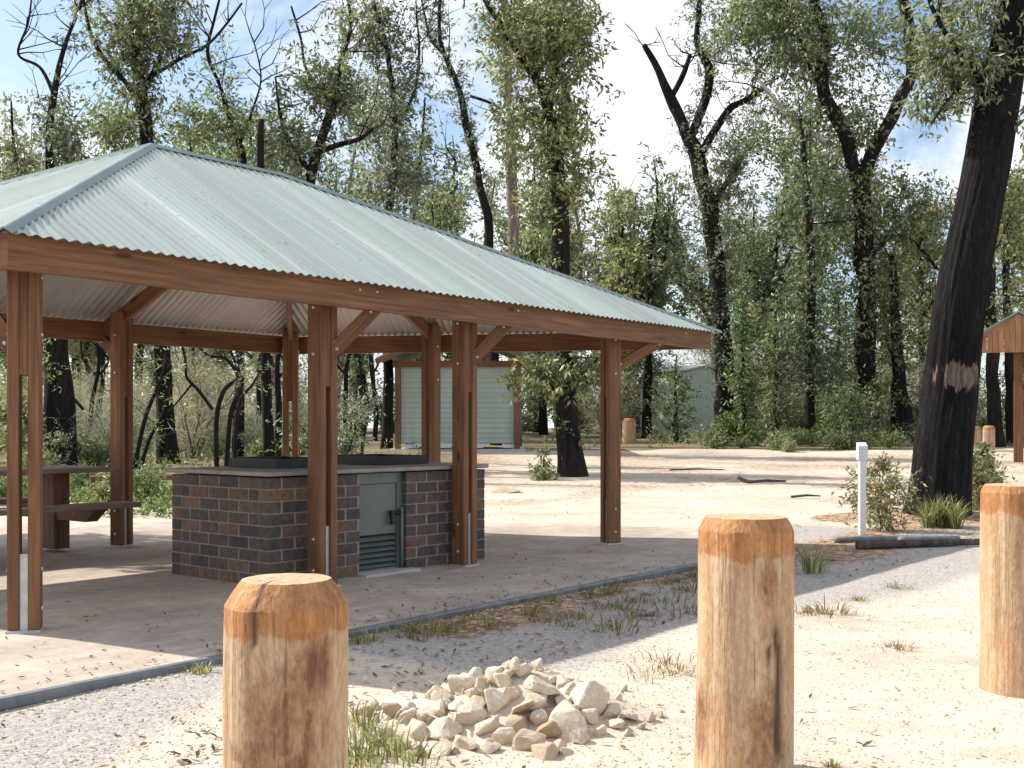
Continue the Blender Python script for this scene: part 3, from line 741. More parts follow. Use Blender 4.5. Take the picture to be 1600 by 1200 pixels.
for i, (px, py, w) in enumerate(big):
    g = G(px, min(py+8, 1195)); hh = 0
    # lift those that lie high on the heap: solve depth on a cone-shaped heap
    for _ in range(14):
        y = g.y; hh = zg(g.x, g.y)
        y = .5*y+.5*F*(H-hh-.02)/max(20, (py-HY)); y = min(max(y, 3.9), 5.3); g = Vector(((px-800)/F*y, y, 0))
    s = w*g.y/F/2*1.34; o = bpy.data.objects.new("rock", RM[i % 14]); col.objects.link(o)
    o.location = (g.x, g.y, zg(g.x, g.y)+s*.22); o.scale = (s*random.uniform(.95, 1.1),)*3; o.rotation_euler = (random.uniform(-.5, .5), random.uniform(-.5, .5), random.uniform(0, 6.3))
    lab = "pale broken rock lying in the loose heap between the two nearest bollards"
    if i == 0: lab = "tall pointed pale rock at the peak of the heap"
    if i == 1: lab = "large flat faced tan rock on the right shoulder of the heap"
    if i == 3: lab = "rounded pale rock at the front foot of the heap"
    tag(o, lab, "rock", "pale rocks heaped beside the bollards"); rocks.append((g.x, g.y, s))
for i in range(64):                                  # under-layer and strays that carry the heap
    a = random.uniform(0, 6.28); rr = abs(random.gauss(0, .34)); x = ctr.x-.05+math.cos(a)*rr*1.35; y = ctr.y+math.sin(a)*rr*.75
    hh = zg(x, y); s = random.uniform(.025, .065)*(1.25 if rr < .35 else .75)
    o = bpy.data.objects.new("rock", RM[(i*5+3) % 14]); col.objects.link(o); o.location = (x, y, hh+s*.15); o.scale = (s,)*3; o.rotation_euler = (random.uniform(-1, 1), random.uniform(-1, 1), random.uniform(0, 6))
    tag(o, "pale broken rock lying in the loose heap between the two nearest bollards", "rock", "pale rocks heaped beside the bollards")
# flat rock by the far corner of the slab
o = bpy.data.objects.new("flat_rock", RM[5]); col.objects.link(o); p = GP(790, 18.2); o.location = p+Vector((0, 0, .03)); o.scale = (.42, .22, .10); o.rotation_euler = (0, 0, .3); tag(o, "flat grey rock on the sand behind the barbecue, left of the near gum tree", "rock")

# ------------------------------------------------------------------ loose stuff on the ground
def scatter_mesh(name, pts, rad, mat, kind="stuff"):
    base = np.array([(1, 0, 0), (-.9, .2, 0), (0, 1, .1), (.1, -1, 0), (0, 0, .5), (0, .1, -.6)]); tri = np.array([(0, 2, 4), (2, 1, 4), (1, 3, 4), (3, 0, 4), (2, 0, 5), (1, 2, 5), (3, 1, 5), (0, 3, 5)])
    N = len(pts); a = RS.uniform(0, 6.28, N); ca_, sa = np.cos(a), np.sin(a)
    b = np.repeat(base[None], N, 0)*RS.uniform(.6, 1.15, (N, 6, 1)); x = b[..., 0]*ca_[:, None]-b[..., 1]*sa[:, None]*.75; y = b[..., 0]*sa[:, None]+b[..., 1]*ca_[:, None]*.75
    v = np.stack([x, y, b[..., 2]], -1)*rad[:, None, None]+pts[:, None, :]
    f = (tri[None]+np.arange(N)[:, None, None]*6).reshape(-1, 3)
    o = link_mesh(name, np_mesh(name, v.reshape(-1, 3), f), None, mat); return tag(o, kind=kind)
def ground_pts(n, fn, lo=(-6, 3.2), hi=(9, 15)):
    out = []
    while len(out) < n:
        # denser near the camera
        y = lo[1]+(hi[1]-lo[1])*random.random()**1.8; x = random.uniform(-.5, .5)*y*1.0
        if random.random() < fn(x, y): out.append((x, y, gz(x, y)))
    return np.array(out)
def not_slab(x, y): return 0 if ((x-S0.x)*so.x+(y-S0.y)*so.y) < .1 and y < 14 and not (x > 3.1) else 1
gp = ground_pts(11000, lambda x, y: not_slab(x, y)*(.25+.75*max(0, min(1, .5+1.4*mnoise.noise((x*.8, y*.8, 4))))))
gp[:, 2] += .002
scatter_mesh("gravel", gp, RS.uniform(.003, .0085, len(gp))*(1+.7*(RS.rand(len(gp)) > .96)), M["pebble"])
# fallen leaves: small curled flakes
def flakes(name, pts, size, mat):
    N = len(pts); a = RS.uniform(0, 6.28, N); L = RS.uniform(.5, 1, N)*size; W = L*RS.uniform(.22, .4, N)
    d = np.stack([np.cos(a), np.sin(a), RS.uniform(-.15, .3, N)], -1); s = np.stack([-np.sin(a), np.cos(a), RS.uniform(-.4, .4, N)], -1)
    p = pts; v = np.stack([p-d*L[:, None]/2, p+s*W[:, None]/2+[0, 0, .004], p+d*L[:, None]/2+[0, 0, .006], p-s*W[:, None]/2+[0, 0, .004]], 1)
    return tag(link_mesh(name, np_mesh(name, v.reshape(-1, 3), np.arange(N*4).reshape(-1, 4)), None, mat), kind="stuff")
def lit_w(x, y):
    d = (x-S0.x)*so.x+(y-S0.y)*so.y; w = .05
    if .05 < d < 1.3 and x > -1.2: w = .85+.5*mnoise.noise((x*1.1, y*1.1, 2))
    if y > 11: w = max(w, .3)
    return max(0, w)*not_slab(x, y)
fp = ground_pts(3200, lit_w, (-6, 3.3), (9, 26)); fp[:, 2] += .006
flakes("leaf_litter", fp, .058, M["litter"])
sp2 = np.array([(S0+se*random.uniform(.2, 6.5)-so*abs(random.gauss(0, 1.2)))[:2]+(.034,) for _ in range(260)]); flakes("leaf_litter", sp2, .05, M["litter"])
ep = []
for _ in range(420):
    q = S0+se*random.uniform(-1.5, 7.4)+so*(.09+abs(random.gauss(0, .07))); ep.append((q.x, q.y, gz(q.x, q.y)+.004))
scatter_mesh("gravel", np.array(ep), RS.uniform(.006, .016, len(ep)), M["pebble"])
ep = [(S0+se*random.uniform(-1, 7)-so*abs(random.gauss(-.03, .16)))[:2]+(.036 if random.random() < .9 else .058,) for _ in range(300)]; flakes("leaf_litter", np.array(ep), .045, M["litter"])
# grass
def blades(tufts, mat, name, n=30, h=.2, spread=.08, width=.006, curve=.6, parent=None, origin=None, droop=.0):
    V = []; Fc = []
    for (x, y, z, sc) in tufts:
        for _ in range(int(n*random.uniform(.6, 1.2))):
            a = random.uniform(0, 6.28); r0 = random.random()*spread*sc*.5; L = h*sc*random.uniform(.45, 1.1); c = curve*random.uniform(.3, 1.2)
            dx, dy = math.cos(a), math.sin(a); b = len(V); w = width*random.uniform(.7, 1.3)*(.6+.4*sc)
            tw = random.uniform(-.8, .8); sx, sy = -math.sin(a+tw), math.cos(a+tw)
            for k, f in enumerate((0, .4, .75, 1.0)):
                q = f*L; rr = r0+c*L*f*f*.8; zz = z+q*(1-.45*c*f)-droop*f*f*L
                px, py = x+dx*rr, y+dy*rr; ww = w*(1, .9, .6, .08)[k]
                V.append((px-sx*ww, py-sy*ww, zz)); V.append((px+sx*ww, py+sy*ww, zz))
            for k in range(3): Fc.append((b+2*k, b+2*k+1, b+2*k+3, b+2*k+2))
    V = np.array(V)
    if origin is not None: V = V-np.array(origin)
    return link_mesh(name, np_mesh(name, V, np.array(Fc)), parent, mat)
def tuft_px(lst):
    out = []
    for px, py, sc in lst:
        g = G(px, py); out.append((g.x, g.y, gz(g.x, g.y), sc))
    return out
dry = []
for _ in range(46):
    f = random.random(); p = S0+se*random.uniform(2.7, 7.2)+so*random.uniform(.06, .25 + .75*f); dry.append((p.x, p.y, gz(p.x, p.y), random.uniform(.35, .85)))
dry += tuft_px([(675, 985, 1.5), (660, 990, 1.2), (700, 985, 1.1), (640, 992, .9), (960, 985, 1.3), (990, 965, 1.0), (940, 950, 1.0), (1040, 945, 1.3), (1075, 925, 1.5), (1070, 960, 1.2), (1010, 1060, .8), (1040, 1040, .9), (1060, 1055, .7), (985, 940, .9), (905, 965, .8), (1290, 962, 1.2), (1310, 960, .9), (1260, 960, .7), (1400, 1015, .6), (1400, 920, .7), (1340, 940, .5)])
tag(blades(dry, M["straw"], "dry_grass", 60, .11, .34, .003, 1.5), kind="stuff")
gr = tuft_px([(770, 978, .9), (640, 985, .6), (830, 960, .7), (560, 1005, .7), (580, 1000, .8), (320, 1050, .6), (300, 1052, .5), (570, 1150, 1.2), (600, 1165, 1.1), (560, 1180, 1.3), (620, 1180, 1.0), (650, 1190, .9), (555, 1130, .9), (700, 1085, .4), (860, 940, .8), (1300, 1200, .3), (540, 1190, 1.2), (590, 1195, 1.1)])
tag(blades(gr, M["grass"], "grass", 46, .12, .2, .003, .9), kind="stuff")
# thin stalk plant by the middle bollard
wp = G(1268, 895); wplant = empty("weed", (wp.x, wp.y, 0), "wispy pale green weed growing in the gravel right of the middle bollard", "weed")
blades([(wp.x, wp.y, 0, 1)], M["grass"], "leaves", 90, .30, .3, .004, .8, wplant, tuple(wp))

# ------------------------------------------------------------------ trees
def leaf_cloud(shoots, nleaf, size, aspect=.3, droop=.35, rs=RS):
    """shoots: array (N,7): base xyz, direction*length xyz, scale"""
    sh = np.asarray(shoots); N = len(sh); k = nleaf
    f = rs.uniform(.15, 1.05, (N, k)); base = sh[:, None, 0:3]+sh[:, None, 3:6]*f[..., None]
    L = np.linalg.norm(sh[:, 3:6], axis=1); base = base+rs.normal(size=(N, k, 3))*(.10*L)[:, None, None]
    d = rs.normal(size=(N, k, 3)); d /= np.linalg.norm(d, axis=-1)[..., None]
    sd = sh[:, 3:6]/(L[:, None]+1e-6)
    d = d*.9+sd[:, None, :]*.55; d[..., 2] -= droop; d /= np.linalg.norm(d, axis=-1)[..., None]
    s = rs.normal(size=(N, k, 3)); s -= d*(s*d).sum(-1)[..., None]; s /= np.linalg.norm(s, axis=-1)[..., None]
    ln = size*rs.uniform(.6, 1.25, (N, k, 1))*sh[:, None, 6:7]; w = ln*aspect
    nrm_ = np.cross(d, s)
    v = np.stack([base, base+d*ln*.45+s*w*.5+nrm_*ln*.05, base+d*ln, base+d*ln*.45-s*w*.5+nrm_*ln*.05], 2)
    return v.reshape(-1, 3)
def catmull(pts, n=6):
    out = []
    for i in range(len(pts)-1):
        p0, p1, p2, p3 = pts[max(i-1, 0)], pts[i], pts[i+1], pts[min(i+2, len(pts)-1)]
        for k in range(n):
            t = k/n; out.append(.5*((2*p1)+(p2-p0)*t+(2*p0-5*p1+4*p2-p3)*t*t+(3*p1-p0-3*p2+p3)*t*t*t))
    out.append(pts[-1]); return out
def shoots_on(pts, dens, ln, up=.45, z0=-99, z1=99, scale=1, jit=.1, side=None):
    out = []
    for i in range(len(pts)-1):
        a, b = np.array(pts[i][:3]), np.array(pts[i+1][:3]); L = np.linalg.norm(b-a); n = RS.poisson(L*dens)
        for _ in range(n):
            p = a+(b-a)*RS.rand()
            if not z0 < p[2] < z1: continue
            g = mnoise.noise((p[0]*.9, p[1]*.9, p[2]*.7)); 
            if g < -.28 and RS.rand() < .8: continue
            az = RS.uniform(0, 6.283); d = np.array([math.cos(az), math.sin(az), RS.normal(up, .35)])
            if side is not None: d[:2] += side[:2]
            d *= ln*RS.uniform(.35, 1.15)*(1+.5*g); out.append(np.concatenate([p+RS.normal(size=3)*jit, d, [scale]]))
    return out
def px_path(lst, Y, dj=0.0, seed=0):
    """(px, py, width px) list; py None = on the ground"""
    pts = []; rad = []; rnd = random.Random(seed); y = Y
    for i, (px, py, w) in enumerate(lst):
        yy = Y+(dj*i/len(lst) if dj else 0)
        if py is None: p = GP(px, yy)-Vector((0, 0, .12))
        else: p = P(px, py, yy)
        pts.append(p); rad.append(w/2*yy/F)
    q = catmull([Vector((p.x, p.y, p.z)) for p in pts], 6); r = np.interp(np.linspace(0, len(rad)-1, len(q)), range(len(rad)), rad)
    return q, list(r)
def gum(name, label, Y, limbs, leafs, mat, bark, group=None, twigs=0, leaf=.13, nl=18, aspect=.36, extra=None, droop=.6, n=12, bump=.28, cat="tree", flare=True, crook=.5, furrow=0):
    """limbs: list of (path, depth shift); leafs: list of (limb index, f0, f1, density, shoot length)"""
    g0 = GP(limbs[0][0][0][0], Y); root = empty(name, g0, label, cat, group); mb = MB(); ax = []
    for i, (pth, dj) in enumerate(limbs):
        q, r = px_path(pth, Y, dj, i)
        if i == 0 and flare:
            for k in range(min(5, len(r))): r[k] *= 1+.22*(1-k/5)**2
        # small crookedness
        q = [v+Vector((mnoise.noise((v.z*.9+i, Y, 0)), mnoise.noise((v.z*.9+i, Y, 5)), 0))*r[k]*crook for k, v in enumerate(q)]
        mb.tube(q, r, n if i == 0 else max(7, n-4), bump, furrow=furrow if i == 0 else 0); ax.append(q)
    for _ in range(twigs):
        q = ax[random.randrange(len(ax))]; k = random.randrange(len(q)//2, len(q)); p = q[k]; d = Vector((random.gauss(0, 1), random.gauss(0, 1), random.uniform(.1, 1.2))).normalized()
        L = random.uniform(.8, 2.2)*Y/28; c = [p]
        for s in range(4): d = (d+Vector((random.gauss(0, .3), random.gauss(0, .3), random.gauss(.12, .25)))).normalized(); c.append(c[-1]+d*L/4)
        mb.tube(c, [.022*Y/28, .017*Y/28, .012*Y/28, .009*Y/28, .005*Y/28], 4, 0)
        for s in (1, 2, 3):
            e = c[s]+(d+Vector((random.gauss(0, .8), random.gauss(0, .8), random.gauss(.2, .5)))).normalized()*L*.3; mb.tube([c[s], e], [.009*Y/28, .004*Y/28], 4, 0)
    leaf = leaf*1.05
    mb.build("trunk", bark, root)
    sh = []
    for (li, f0, f1, dens, ln) in leafs:
        q = ax[li]; m = len(q); sub = q[int(f0*(m-1)):int(f1*(m-1))+1]
        if len(sub) > 1: sh += shoots_on([tuple(v) for v in sub], dens*1.2, ln)
    for (px, py, rx, ry, cnt, ln) in (extra or []):        # leafy clumps held out on side shoots
        for _ in range(int(cnt*1.5)):
            a = RS.normal(size=3)*.5; c = P(px+a[0]*rx, py+a[1]*ry, Y+a[2]*rx*Y/F); d = RS.normal(size=3); d[2] += .3; sh.append(np.concatenate([np.array(c), d/np.linalg.norm(d)*ln*RS.uniform(.5, 1.1), [1]]))
    if sh:
        a_ = np.asarray(sh); L_ = np.linalg.norm(a_[:, 3:6], axis=1)[:, None]; w_ = .0035*Y/22; q_ = np.cross(a_[:, 3:6], RS.normal(size=(len(a_), 3))); q_ /= np.linalg.norm(q_, axis=1)[:, None]
        tv = np.stack([a_[:, :3]-q_*w_, a_[:, :3]+q_*w_, a_[:, :3]+a_[:, 3:6]+q_*w_*.4, a_[:, :3]+a_[:, 3:6]-q_*w_*.4], 1).reshape(-1, 3)-np.array(g0)
        v = np.concatenate([leaf_cloud(sh, nl, leaf, aspect, droop)-np.array(g0), tv]); me = np_mesh("crown", v, np.arange(len(v)).reshape(-1, 4))
        me.materials.append(mat); me.materials.append(M["twig"]); mi = np.zeros(len(v)//4, np.int32); mi[-len(tv)//4:] = 1; me.polygons.foreach_set("material_index", mi); link_mesh("crown", me, root)
    return root

gum("gum_tree", "tall leafy gum with spreading black limbs behind the roof peak", 27,
    [([(262, None, 32), (255, 600, 27), (242, 420, 24), (229, 225, 22), (226, 170, 18), (214, 90, 13), (202, 20, 9), (192, -70, 5)], 0),
     ([(226, 205, 12), (205, 140, 9), (165, 95, 7), (140, 45, 6), (126, -30, 4)], -1.2), ([(220, 150, 11), (250, 90, 8), (268, 20, 6), (285, -60, 4)], 1.0), ([(236, 120, 6), (285, 90, 5), (330, 65, 4), (378, 5, 3)], 1.5)],
    [(0, .55, 1, 26, .85), (1, .1, 1, 20, .7), (2, 0, 1, 26, .8)], M["leafA"], M["bark"], None, 14, .15, 15, extra=[(245, 40, 60, 55, 130, .7), (215, 95, 50, 70, 90, .7), (195, 205, 45, 30, 60, .7)])
gum("gum_tree", "thick charred trunk seen between the left posts with thin bare forked top", 24,
    [([(92, None, 50), (92, 640, 46), (88, 500, 32), (82, 350, 20), (78, 250, 13), (80, 170, 11), (90, 115, 9), (108, 55, 6), (128, 0, 4), (135, -60, 3)], 0),
     ([(84, 145, 8), (62, 105, 5), (28, 84, 4), (44, 35, 3), (52, -20, 2)], .5)],
    [(0, .35, .62, 16, .55), (0, .7, .9, 5, .4)], M["leafC"], M["bark"], None, 16, .13, 13, extra=[(95, 225, 26, 50, 60, .6)])
gum("dead_tree", "charred dead spar poking up above the roof ridge", 24, [([(420, None, 17), (412, 400, 13), (408, 260, 11), (408, 187, 9)], 0)], [], None, M["bark"])
gum("gum_tree", "leafy gum behind the roof with a bare black branch reaching right", 26,
    [([(505, None, 26), (490, 400, 20), (484, 290, 17), (500, 225, 15), (520, 165, 13), (532, 100, 8), (548, 40, 5), (540, -20, 4)], 0),
     ([(498, 238, 9), (530, 226, 8), (560, 218, 7), (582, 202, 5)], -.6), ([(488, 270, 8), (455, 230, 6), (438, 180, 5), (430, 120, 3)], .6), ([(520, 160, 7), (480, 110, 5), (470, 60, 4), (455, 10, 3)], .6)],
    [(0, .42, .95, 20, .75), (2, 0, 1, 16, .65), (3, 0, .8, 12, .6)], M["leafA"], M["bark"], None, 14, .14, 14, extra=[(505, 130, 40, 50, 70, .7), (465, 240, 50, 40, 80, .7), (535, 150, 30, 40, 45, .6)])
gum("gum_tree", "slender gum with drooping bare top left of the dead spar", 30,
    [([(372, None, 16), (378, 420, 12), (380, 262, 10), (368, 210, 9), (345, 140, 6), (325, 85, 5), (335, 30, 4), (350, -30, 3)], 0), ([(372, 230, 6), (395, 170, 4), (408, 120, 3), (395, 60, 2)], .4)],
    [(0, .4, .75, 16, .7)], M["leafB"], M["bark"], None, 14, .14, 13, extra=[(310, 195, 42, 40, 80, .7), (365, 200, 36, 50, 60, .7)])
gum("gum_tree", "tall hazy gum with a leafy sleeve above the middle of the roof", 34,
    [([(605, None, 17), (606, 450, 14), (608, 330, 13), (617, 240, 11), (612, 130, 9), (598, 50, 7), (576, -20, 5), (565, -80, 3)], 0), ([(615, 200, 6), (645, 150, 5), (655, 80, 4), (650, 20, 3)], .5)],
    [(0, .2, 1, 22, .95), (1, 0, 1, 12, .7)], M["leafC"], M["bark"], None, 14, .17, 14, extra=[(600, 190, 60, 60, 120, .9), (610, 290, 60, 40, 90, .9), (590, 60, 36, 60, 70, .8)])
gum("gum_tree", "thin leaning black gum with a narrow leafy sleeve behind the roof slope", 39,
    [([(775, None, 17), (766, 390, 14), (747, 275, 12), (729, 195, 11), (716, 135, 9), (694, 85, 8), (686, 40, 6), (690, -30, 4)], 0), ([(694, 85, 6), (672, 60, 4), (664, 25, 3), (655, -20, 2)], .3), ([(735, 150, 4), (775, 165, 4), (798, 190, 5), (812, 222, 4)], -.4)],
    [(0, .25, 1, 30, .42), (1, .3, 1, 14, .4)], M["leafC"], M["bark"], None, 10, .13, 13)
gum("gum_tree", "pale straight grey barked trunk left of the near forked gum", 38,
    [([(803, None, 21), (803, 400, 19), (798, 250, 16), (795, 130, 13), (788, 30, 9), (785, -60, 6)], 0)], [(0, .3, 1, 20, .6)], M["leafC"], M["bark_pale"], None, 8, .16, 13)
gum("gum_tree", "near gum with charred base and leafy upper fork standing in the sand behind the shelter", 22,
    [([(893, None, 44), (889, 690, 36), (882, 600, 30), (877, 500, 29), (876, 430, 30), (874, 330, 27), (868, 240, 22), (858, 170, 18), (846, 132, 16)], 0),
     ([(846, 134, 14), (816, 92, 11), (790, 50, 9), (762, 8, 8), (738, -40, 6), (720, -90, 4)], -.8), ([(860, 165, 12), (868, 90, 10), (876, 20, 8), (880, -50, 6), (885, -110, 4)], .9),
     ([(884, 640, 8), (860, 600, 6), (838, 575, 5)], -.5), ([(884, 615, 7), (915, 580, 5), (935, 560, 4)], .4)],
    [(0, .1, .25, 14, .45), (0, .42, 1, 25, .75), (1, 0, 1, 36, .75), (2, 0, 1, 40, .8), (3, .1, 1, 40, .5), (4, .2, 1, 40, .5)], M["leafB"], M["bark"], None, 8, .135, 15,
    extra=[(830, 50, 70, 60, 150, .6), (880, 200, 48, 60, 110, .6), (810, 190, 40, 50, 50, .5), (860, 590, 55, 26, 90, .45), (935, 585, 40, 22, 40, .4), (890, 60, 36, 60, 80, .6), (845, 330, 32, 50, 30, .5), (905, 300, 36, 50, 40, .5)])
gum("gum_tree", "burnt gum with a broken left fork and twisted black limbs right of the roof", 42,
    [([(1130, None, 30), (1130, 560, 27), (1121, 430, 26), (1108, 330, 25), (1092, 255, 24), (1076, 215, 22)], 0), ([(1076, 217, 19), (1052, 165, 17), (1032, 116, 12), (1006, 70, 7)], -.5), ([(1080, 210, 15), (1100, 165, 14), (1108, 112, 14), (1090, 70, 11), (1092, 20, 8), (1096, -50, 6)], .6),
     ([(1050, 150, 9), (1070, 110, 9), (1078, 85, 6)], .3), ([(1092, 245, 14), (1135, 175, 11), (1163, 157, 10), (1192, 138, 8)], -.4), ([(1110, 330, 10), (1150, 260, 8), (1180, 220, 6)], .7)],
    [(0, .1, .95, 24, .9), (1, 0, .6, 9, .5), (2, 0, 1, 18, .7), (4, .3, 1, 10, .5), (5, 0, 1, 22, .7)], M["leafC"], M["bark"], None, 18, .15, 14, extra=[(1140, 280, 50, 70, 150, .7), (1150, 60, 60, 60, 130, .8), (1120, 400, 45, 50, 90, .7), (1180, 180, 50, 50, 60, .7)])
t9 = gum("gum_tree", "large forked gum with two sweeping black limbs left of the biggest trunk", 40,
    [([(1355, None, 34), (1352, 560, 31), (1352, 450, 29), (1348, 340, 28), (1343, 275, 27)], 0), ([(1343, 277, 22), (1312, 195, 21), (1286, 140, 20), (1288, 60, 17), (1272, 0, 13), (1262, -70, 10)], -1), ([(1343, 277, 23), (1375, 215, 21), (1406, 160, 20), (1426, 100, 19), (1420, 40, 17), (1408, -10, 15), (1398, -80, 12)], 1),
     ([(1286, 142, 13), (1258, 75, 10), (1232, 0, 8), (1215, -60, 6)], -1.5), ([(1352, 420, 8), (1390, 370, 6), (1430, 380, 5), (1465, 420, 4)], .8)],
    [(0, .1, 1, 16, 1.1), (1, .1, 1, 14, 1.2), (2, .3, 1, 8, .9), (3, 0, 1, 20, 1.2), (4, .2, 1, 8, .7)], M["leafB"], M["bark"], None, 12, .2, 15,
    extra=[(1240, 60, 80, 70, 230, 1.2), (1300, 330, 60, 70, 110, 1.2), (1360, 60, 60, 60, 100, 1.1), (1400, 330, 50, 60, 70, 1.1), (1230, 220, 60, 60, 80, 1.1), (1350, 190, 40, 60, 60, 1), (1180, 20, 60, 40, 110, 1.1), (1320, 470, 50, 70, 60, 1), (1440, 330, 40, 50, 36, 1)])
mb = MB(); q, r = px_path([(1186, 125, 5), (1215, 160, 7), (1245, 190, 9), (1290, 222, 10)], 38.5); mb.tube(q, r, 8, .2); mb.build("dead_limb", M["deadlimb"], t9)
gum("gum_tree", "slim dark gum with leafy sleeve between the forked gum and the sapling", 38,
    [([(1268, None, 17), (1265, 560, 14), (1268, 450, 13), (1264, 350, 11), (1257, 250, 8), (1250, 180, 5)], 0)], [(0, .1, 1, 30, 1.0)], M["leafA"], M["bark"], None, 8, .18, 15, extra=[(1235, 500, 36, 80, 70, .9), (1290, 560, 30, 60, 60, .9)])
# the big trunk
bp = GP(1464, 13.8)
Y11 = 13.8; patch = (P(1484, 588, Y11)-bp)
M["bark_big"] = m_bark("deep_burnt_bark", (.006, .0058, .006), (.015, .0138, .0135), (.13, .115, .108), patch=(patch.x+.03, -.36, patch.z, .34, .17))
big_t = gum("gum_tree", "massive leaning charred gum trunk with a pale scorched patch, beside the white post", Y11,
    [([(1462, None, 96), (1470, 730, 88), (1480, 640, 81), (1493, 530, 77), (1507, 430, 73), (1534, 290, 67), (1556, 180, 66), (1576, 80, 58), (1596, -20, 52), (1616, -130, 44)], 0), ([(1562, 180, 16), (1530, 120, 11), (1490, 70, 9), (1460, 20, 7), (1440, -40, 5)], -1.0), ([(1575, 110, 14), (1610, 60, 10), (1640, 20, 8)], -.9), ([(1540, 245, 8), (1555, 225, 5), (1572, 215, 3)], -.7), ([(1536, 128, 6), (1505, 135, 5), (1478, 160, 4), (1455, 195, 2)], -.3), ([(1512, 100, 6), (1480, 100, 4), (1455, 85, 3), (1432, 100, 2)], .5)],
    [(1, .15, 1, 34, .5), (0, .8, 1, 12, .6), (2, 0, 1, 26, .5), (4, .1, 1, 30, .4), (5, .2, 1, 30, .4)], M["leafA"], M["bark_big"], None, 10, .108, 14, aspect=.28,
    extra=[(1475, 40, 40, 60, 62, .38), (1512, 110, 36, 50, 34, .36), (1560, 20, 46, 40, 30, .36), (1600, 60, 26, 50, 18, .34), (1462, 140, 26, 50, 22, .34), (1592, 190, 14, 30, 10, .3)], droop=.75, n=110, bump=.05, crook=.06, furrow=.075)
gum("gum_tree", "charred leafy stump tree in the bush left of the biggest trunk", 40, [([(1410, None, 36), (1408, 640, 28), (1404, 580, 22), (1398, 480, 14), (1394, 400, 9)], 0)], [(0, .25, 1, 30, 1)], M["leafA"], M["bark"], None, 6, .18, 15)
gum("gum_tree", "dark leaning trunk under the eave of the timber information shelter", 36, [([(1557, None, 22), (1551, 560, 19), (1547, 420, 14), (1550, 300, 9)], 0)], [(0, .4, 1, 26, .9)], M["leafB"], M["bark"], None, 5, .17, 14, extra=[(1585, 330, 30, 70, 60, .8)])
gum("gum_tree", "dark trunk just left of the information shelter post", 38, [([(1582, None, 17), (1578, 560, 15), (1572, 440, 11), (1576, 300, 8)], 0)], [(0, .4, 1, 26, .9)], M["leafB"], M["bark"], None, 5, .17, 14)
# young regrowth
def sapling(label, px, Y, top, wpx, mat, name="sapling", leaf=.16, dens=34, cat="sapling", cone=True, stem=8):
    b = GP(px, Y); h = P(px, top, Y).z-b.z; root = empty(name, b, label, cat); mb = MB(); n = 9
    pts = [b+Vector((.12*mnoise.noise((i*.7, px, 0)), .12*mnoise.noise((i*.7, px, 4)), h*i/n-.05)) for i in range(n+1)]
    mb.tube(pts, [stem*Y/F*(1-.85*i/n)*.6 for i in range(n+1)], 7, .2); mb.build("stem", M["bark"], root); sh = []
    NS = int(dens*(2.2+wpx*Y/F*h*.62)); rr_ = [wpx/2*Y/F*((1-(i+.5)/n)**.7*.95+.12 if cone else math.sin(math.pi*min(1, (i+.5)/n*.8+.18))*.95+.1) for i in range(n)]; tot = sum(rr_)
    for i in range(n):
        f = (i+.5)/n; r = wpx/2*Y/F*((1-f)**.7*.95+.12 if cone else math.sin(math.pi*min(1, f*.8+.18))*.95+.1)
        sh += shoots_on([tuple(pts[i]), tuple(pts[i+1])], NS*rr_[i]/tot/max(.01, (pts[i+1]-pts[i]).length), r, .3, jit=.12*r)
    v = leaf_cloud(sh, 15, leaf, .3, .3)-np.array(b); link_mesh("foliage", np_mesh("foliage", v, np.arange(len(v)).reshape(-1, 4)), root, mat); return root
sapling("bright green conical sapling right of the green shed", 1160, 37, 468, 85, M["leafD"], leaf=.2)
sapling("bushy green sapling growing against the front of the green shed", 1056, 40, 552, 74, M["leafD"], leaf=.17, cone=False, dens=24)
sapling("low rounded green bush at the foot of the conical sapling", 1128, 37, 640, 56, M["leafD"], "bush", .17, 50, "bush", False)
sapling("leafy bush at the foot of the large forked gum", 1330, 36, 600, 110, M["leafB"], "bush", .17, 34, "bush", False)
sapling("tall sapling with yellow green leaves beside the forked gum trunk", 1310, 39, 440, 80, M["leafB"], leaf=.19)
sapling("young sapling between the slim dark gum and the conical sapling", 1212, 39, 470, 70, M["leafA"], leaf=.19)
sapling("small bush left of the near gum base", 850, 21, 700, 62, M["leafB"], "bush", .12, 44, "bush", False, 5)
sapling("small dark bush right of the biggest trunk", 1537, 15.5, 690, 62, M["leafA"], "bush", .10, 70, "bush", False, 5)
sapling("pale leaved shrub behind the white marker post", 1375, 12.6, 712, 105, M["leafP"], "shrub", .075, 60, "shrub", False, 4)
sapling("pale leaved shrub tucked against the right foot of the biggest trunk", 1535, 14.2, 705, 70, M["leafP"], "shrub", .08, 60, "shrub", False, 4)
sapling("leafy sapling behind the left posts beside the picnic table", 22, 21, 560, 80, M["leafD"], leaf=.13, cone=False)
tf = GP(1475, 13.0); tfo = empty("grass_tuft", tf, "strappy green grass tuft at the foot of the biggest trunk", "grass tuft")
blades([(tf.x+random.gauss(0, .16), tf.y+random.gauss(0, .1), gz(tf.x, tf.y)-.02, 1) for _ in range(9)], M["grass"], "blades", 60, .48, .12, .006, .8, tfo, tuple(tf))

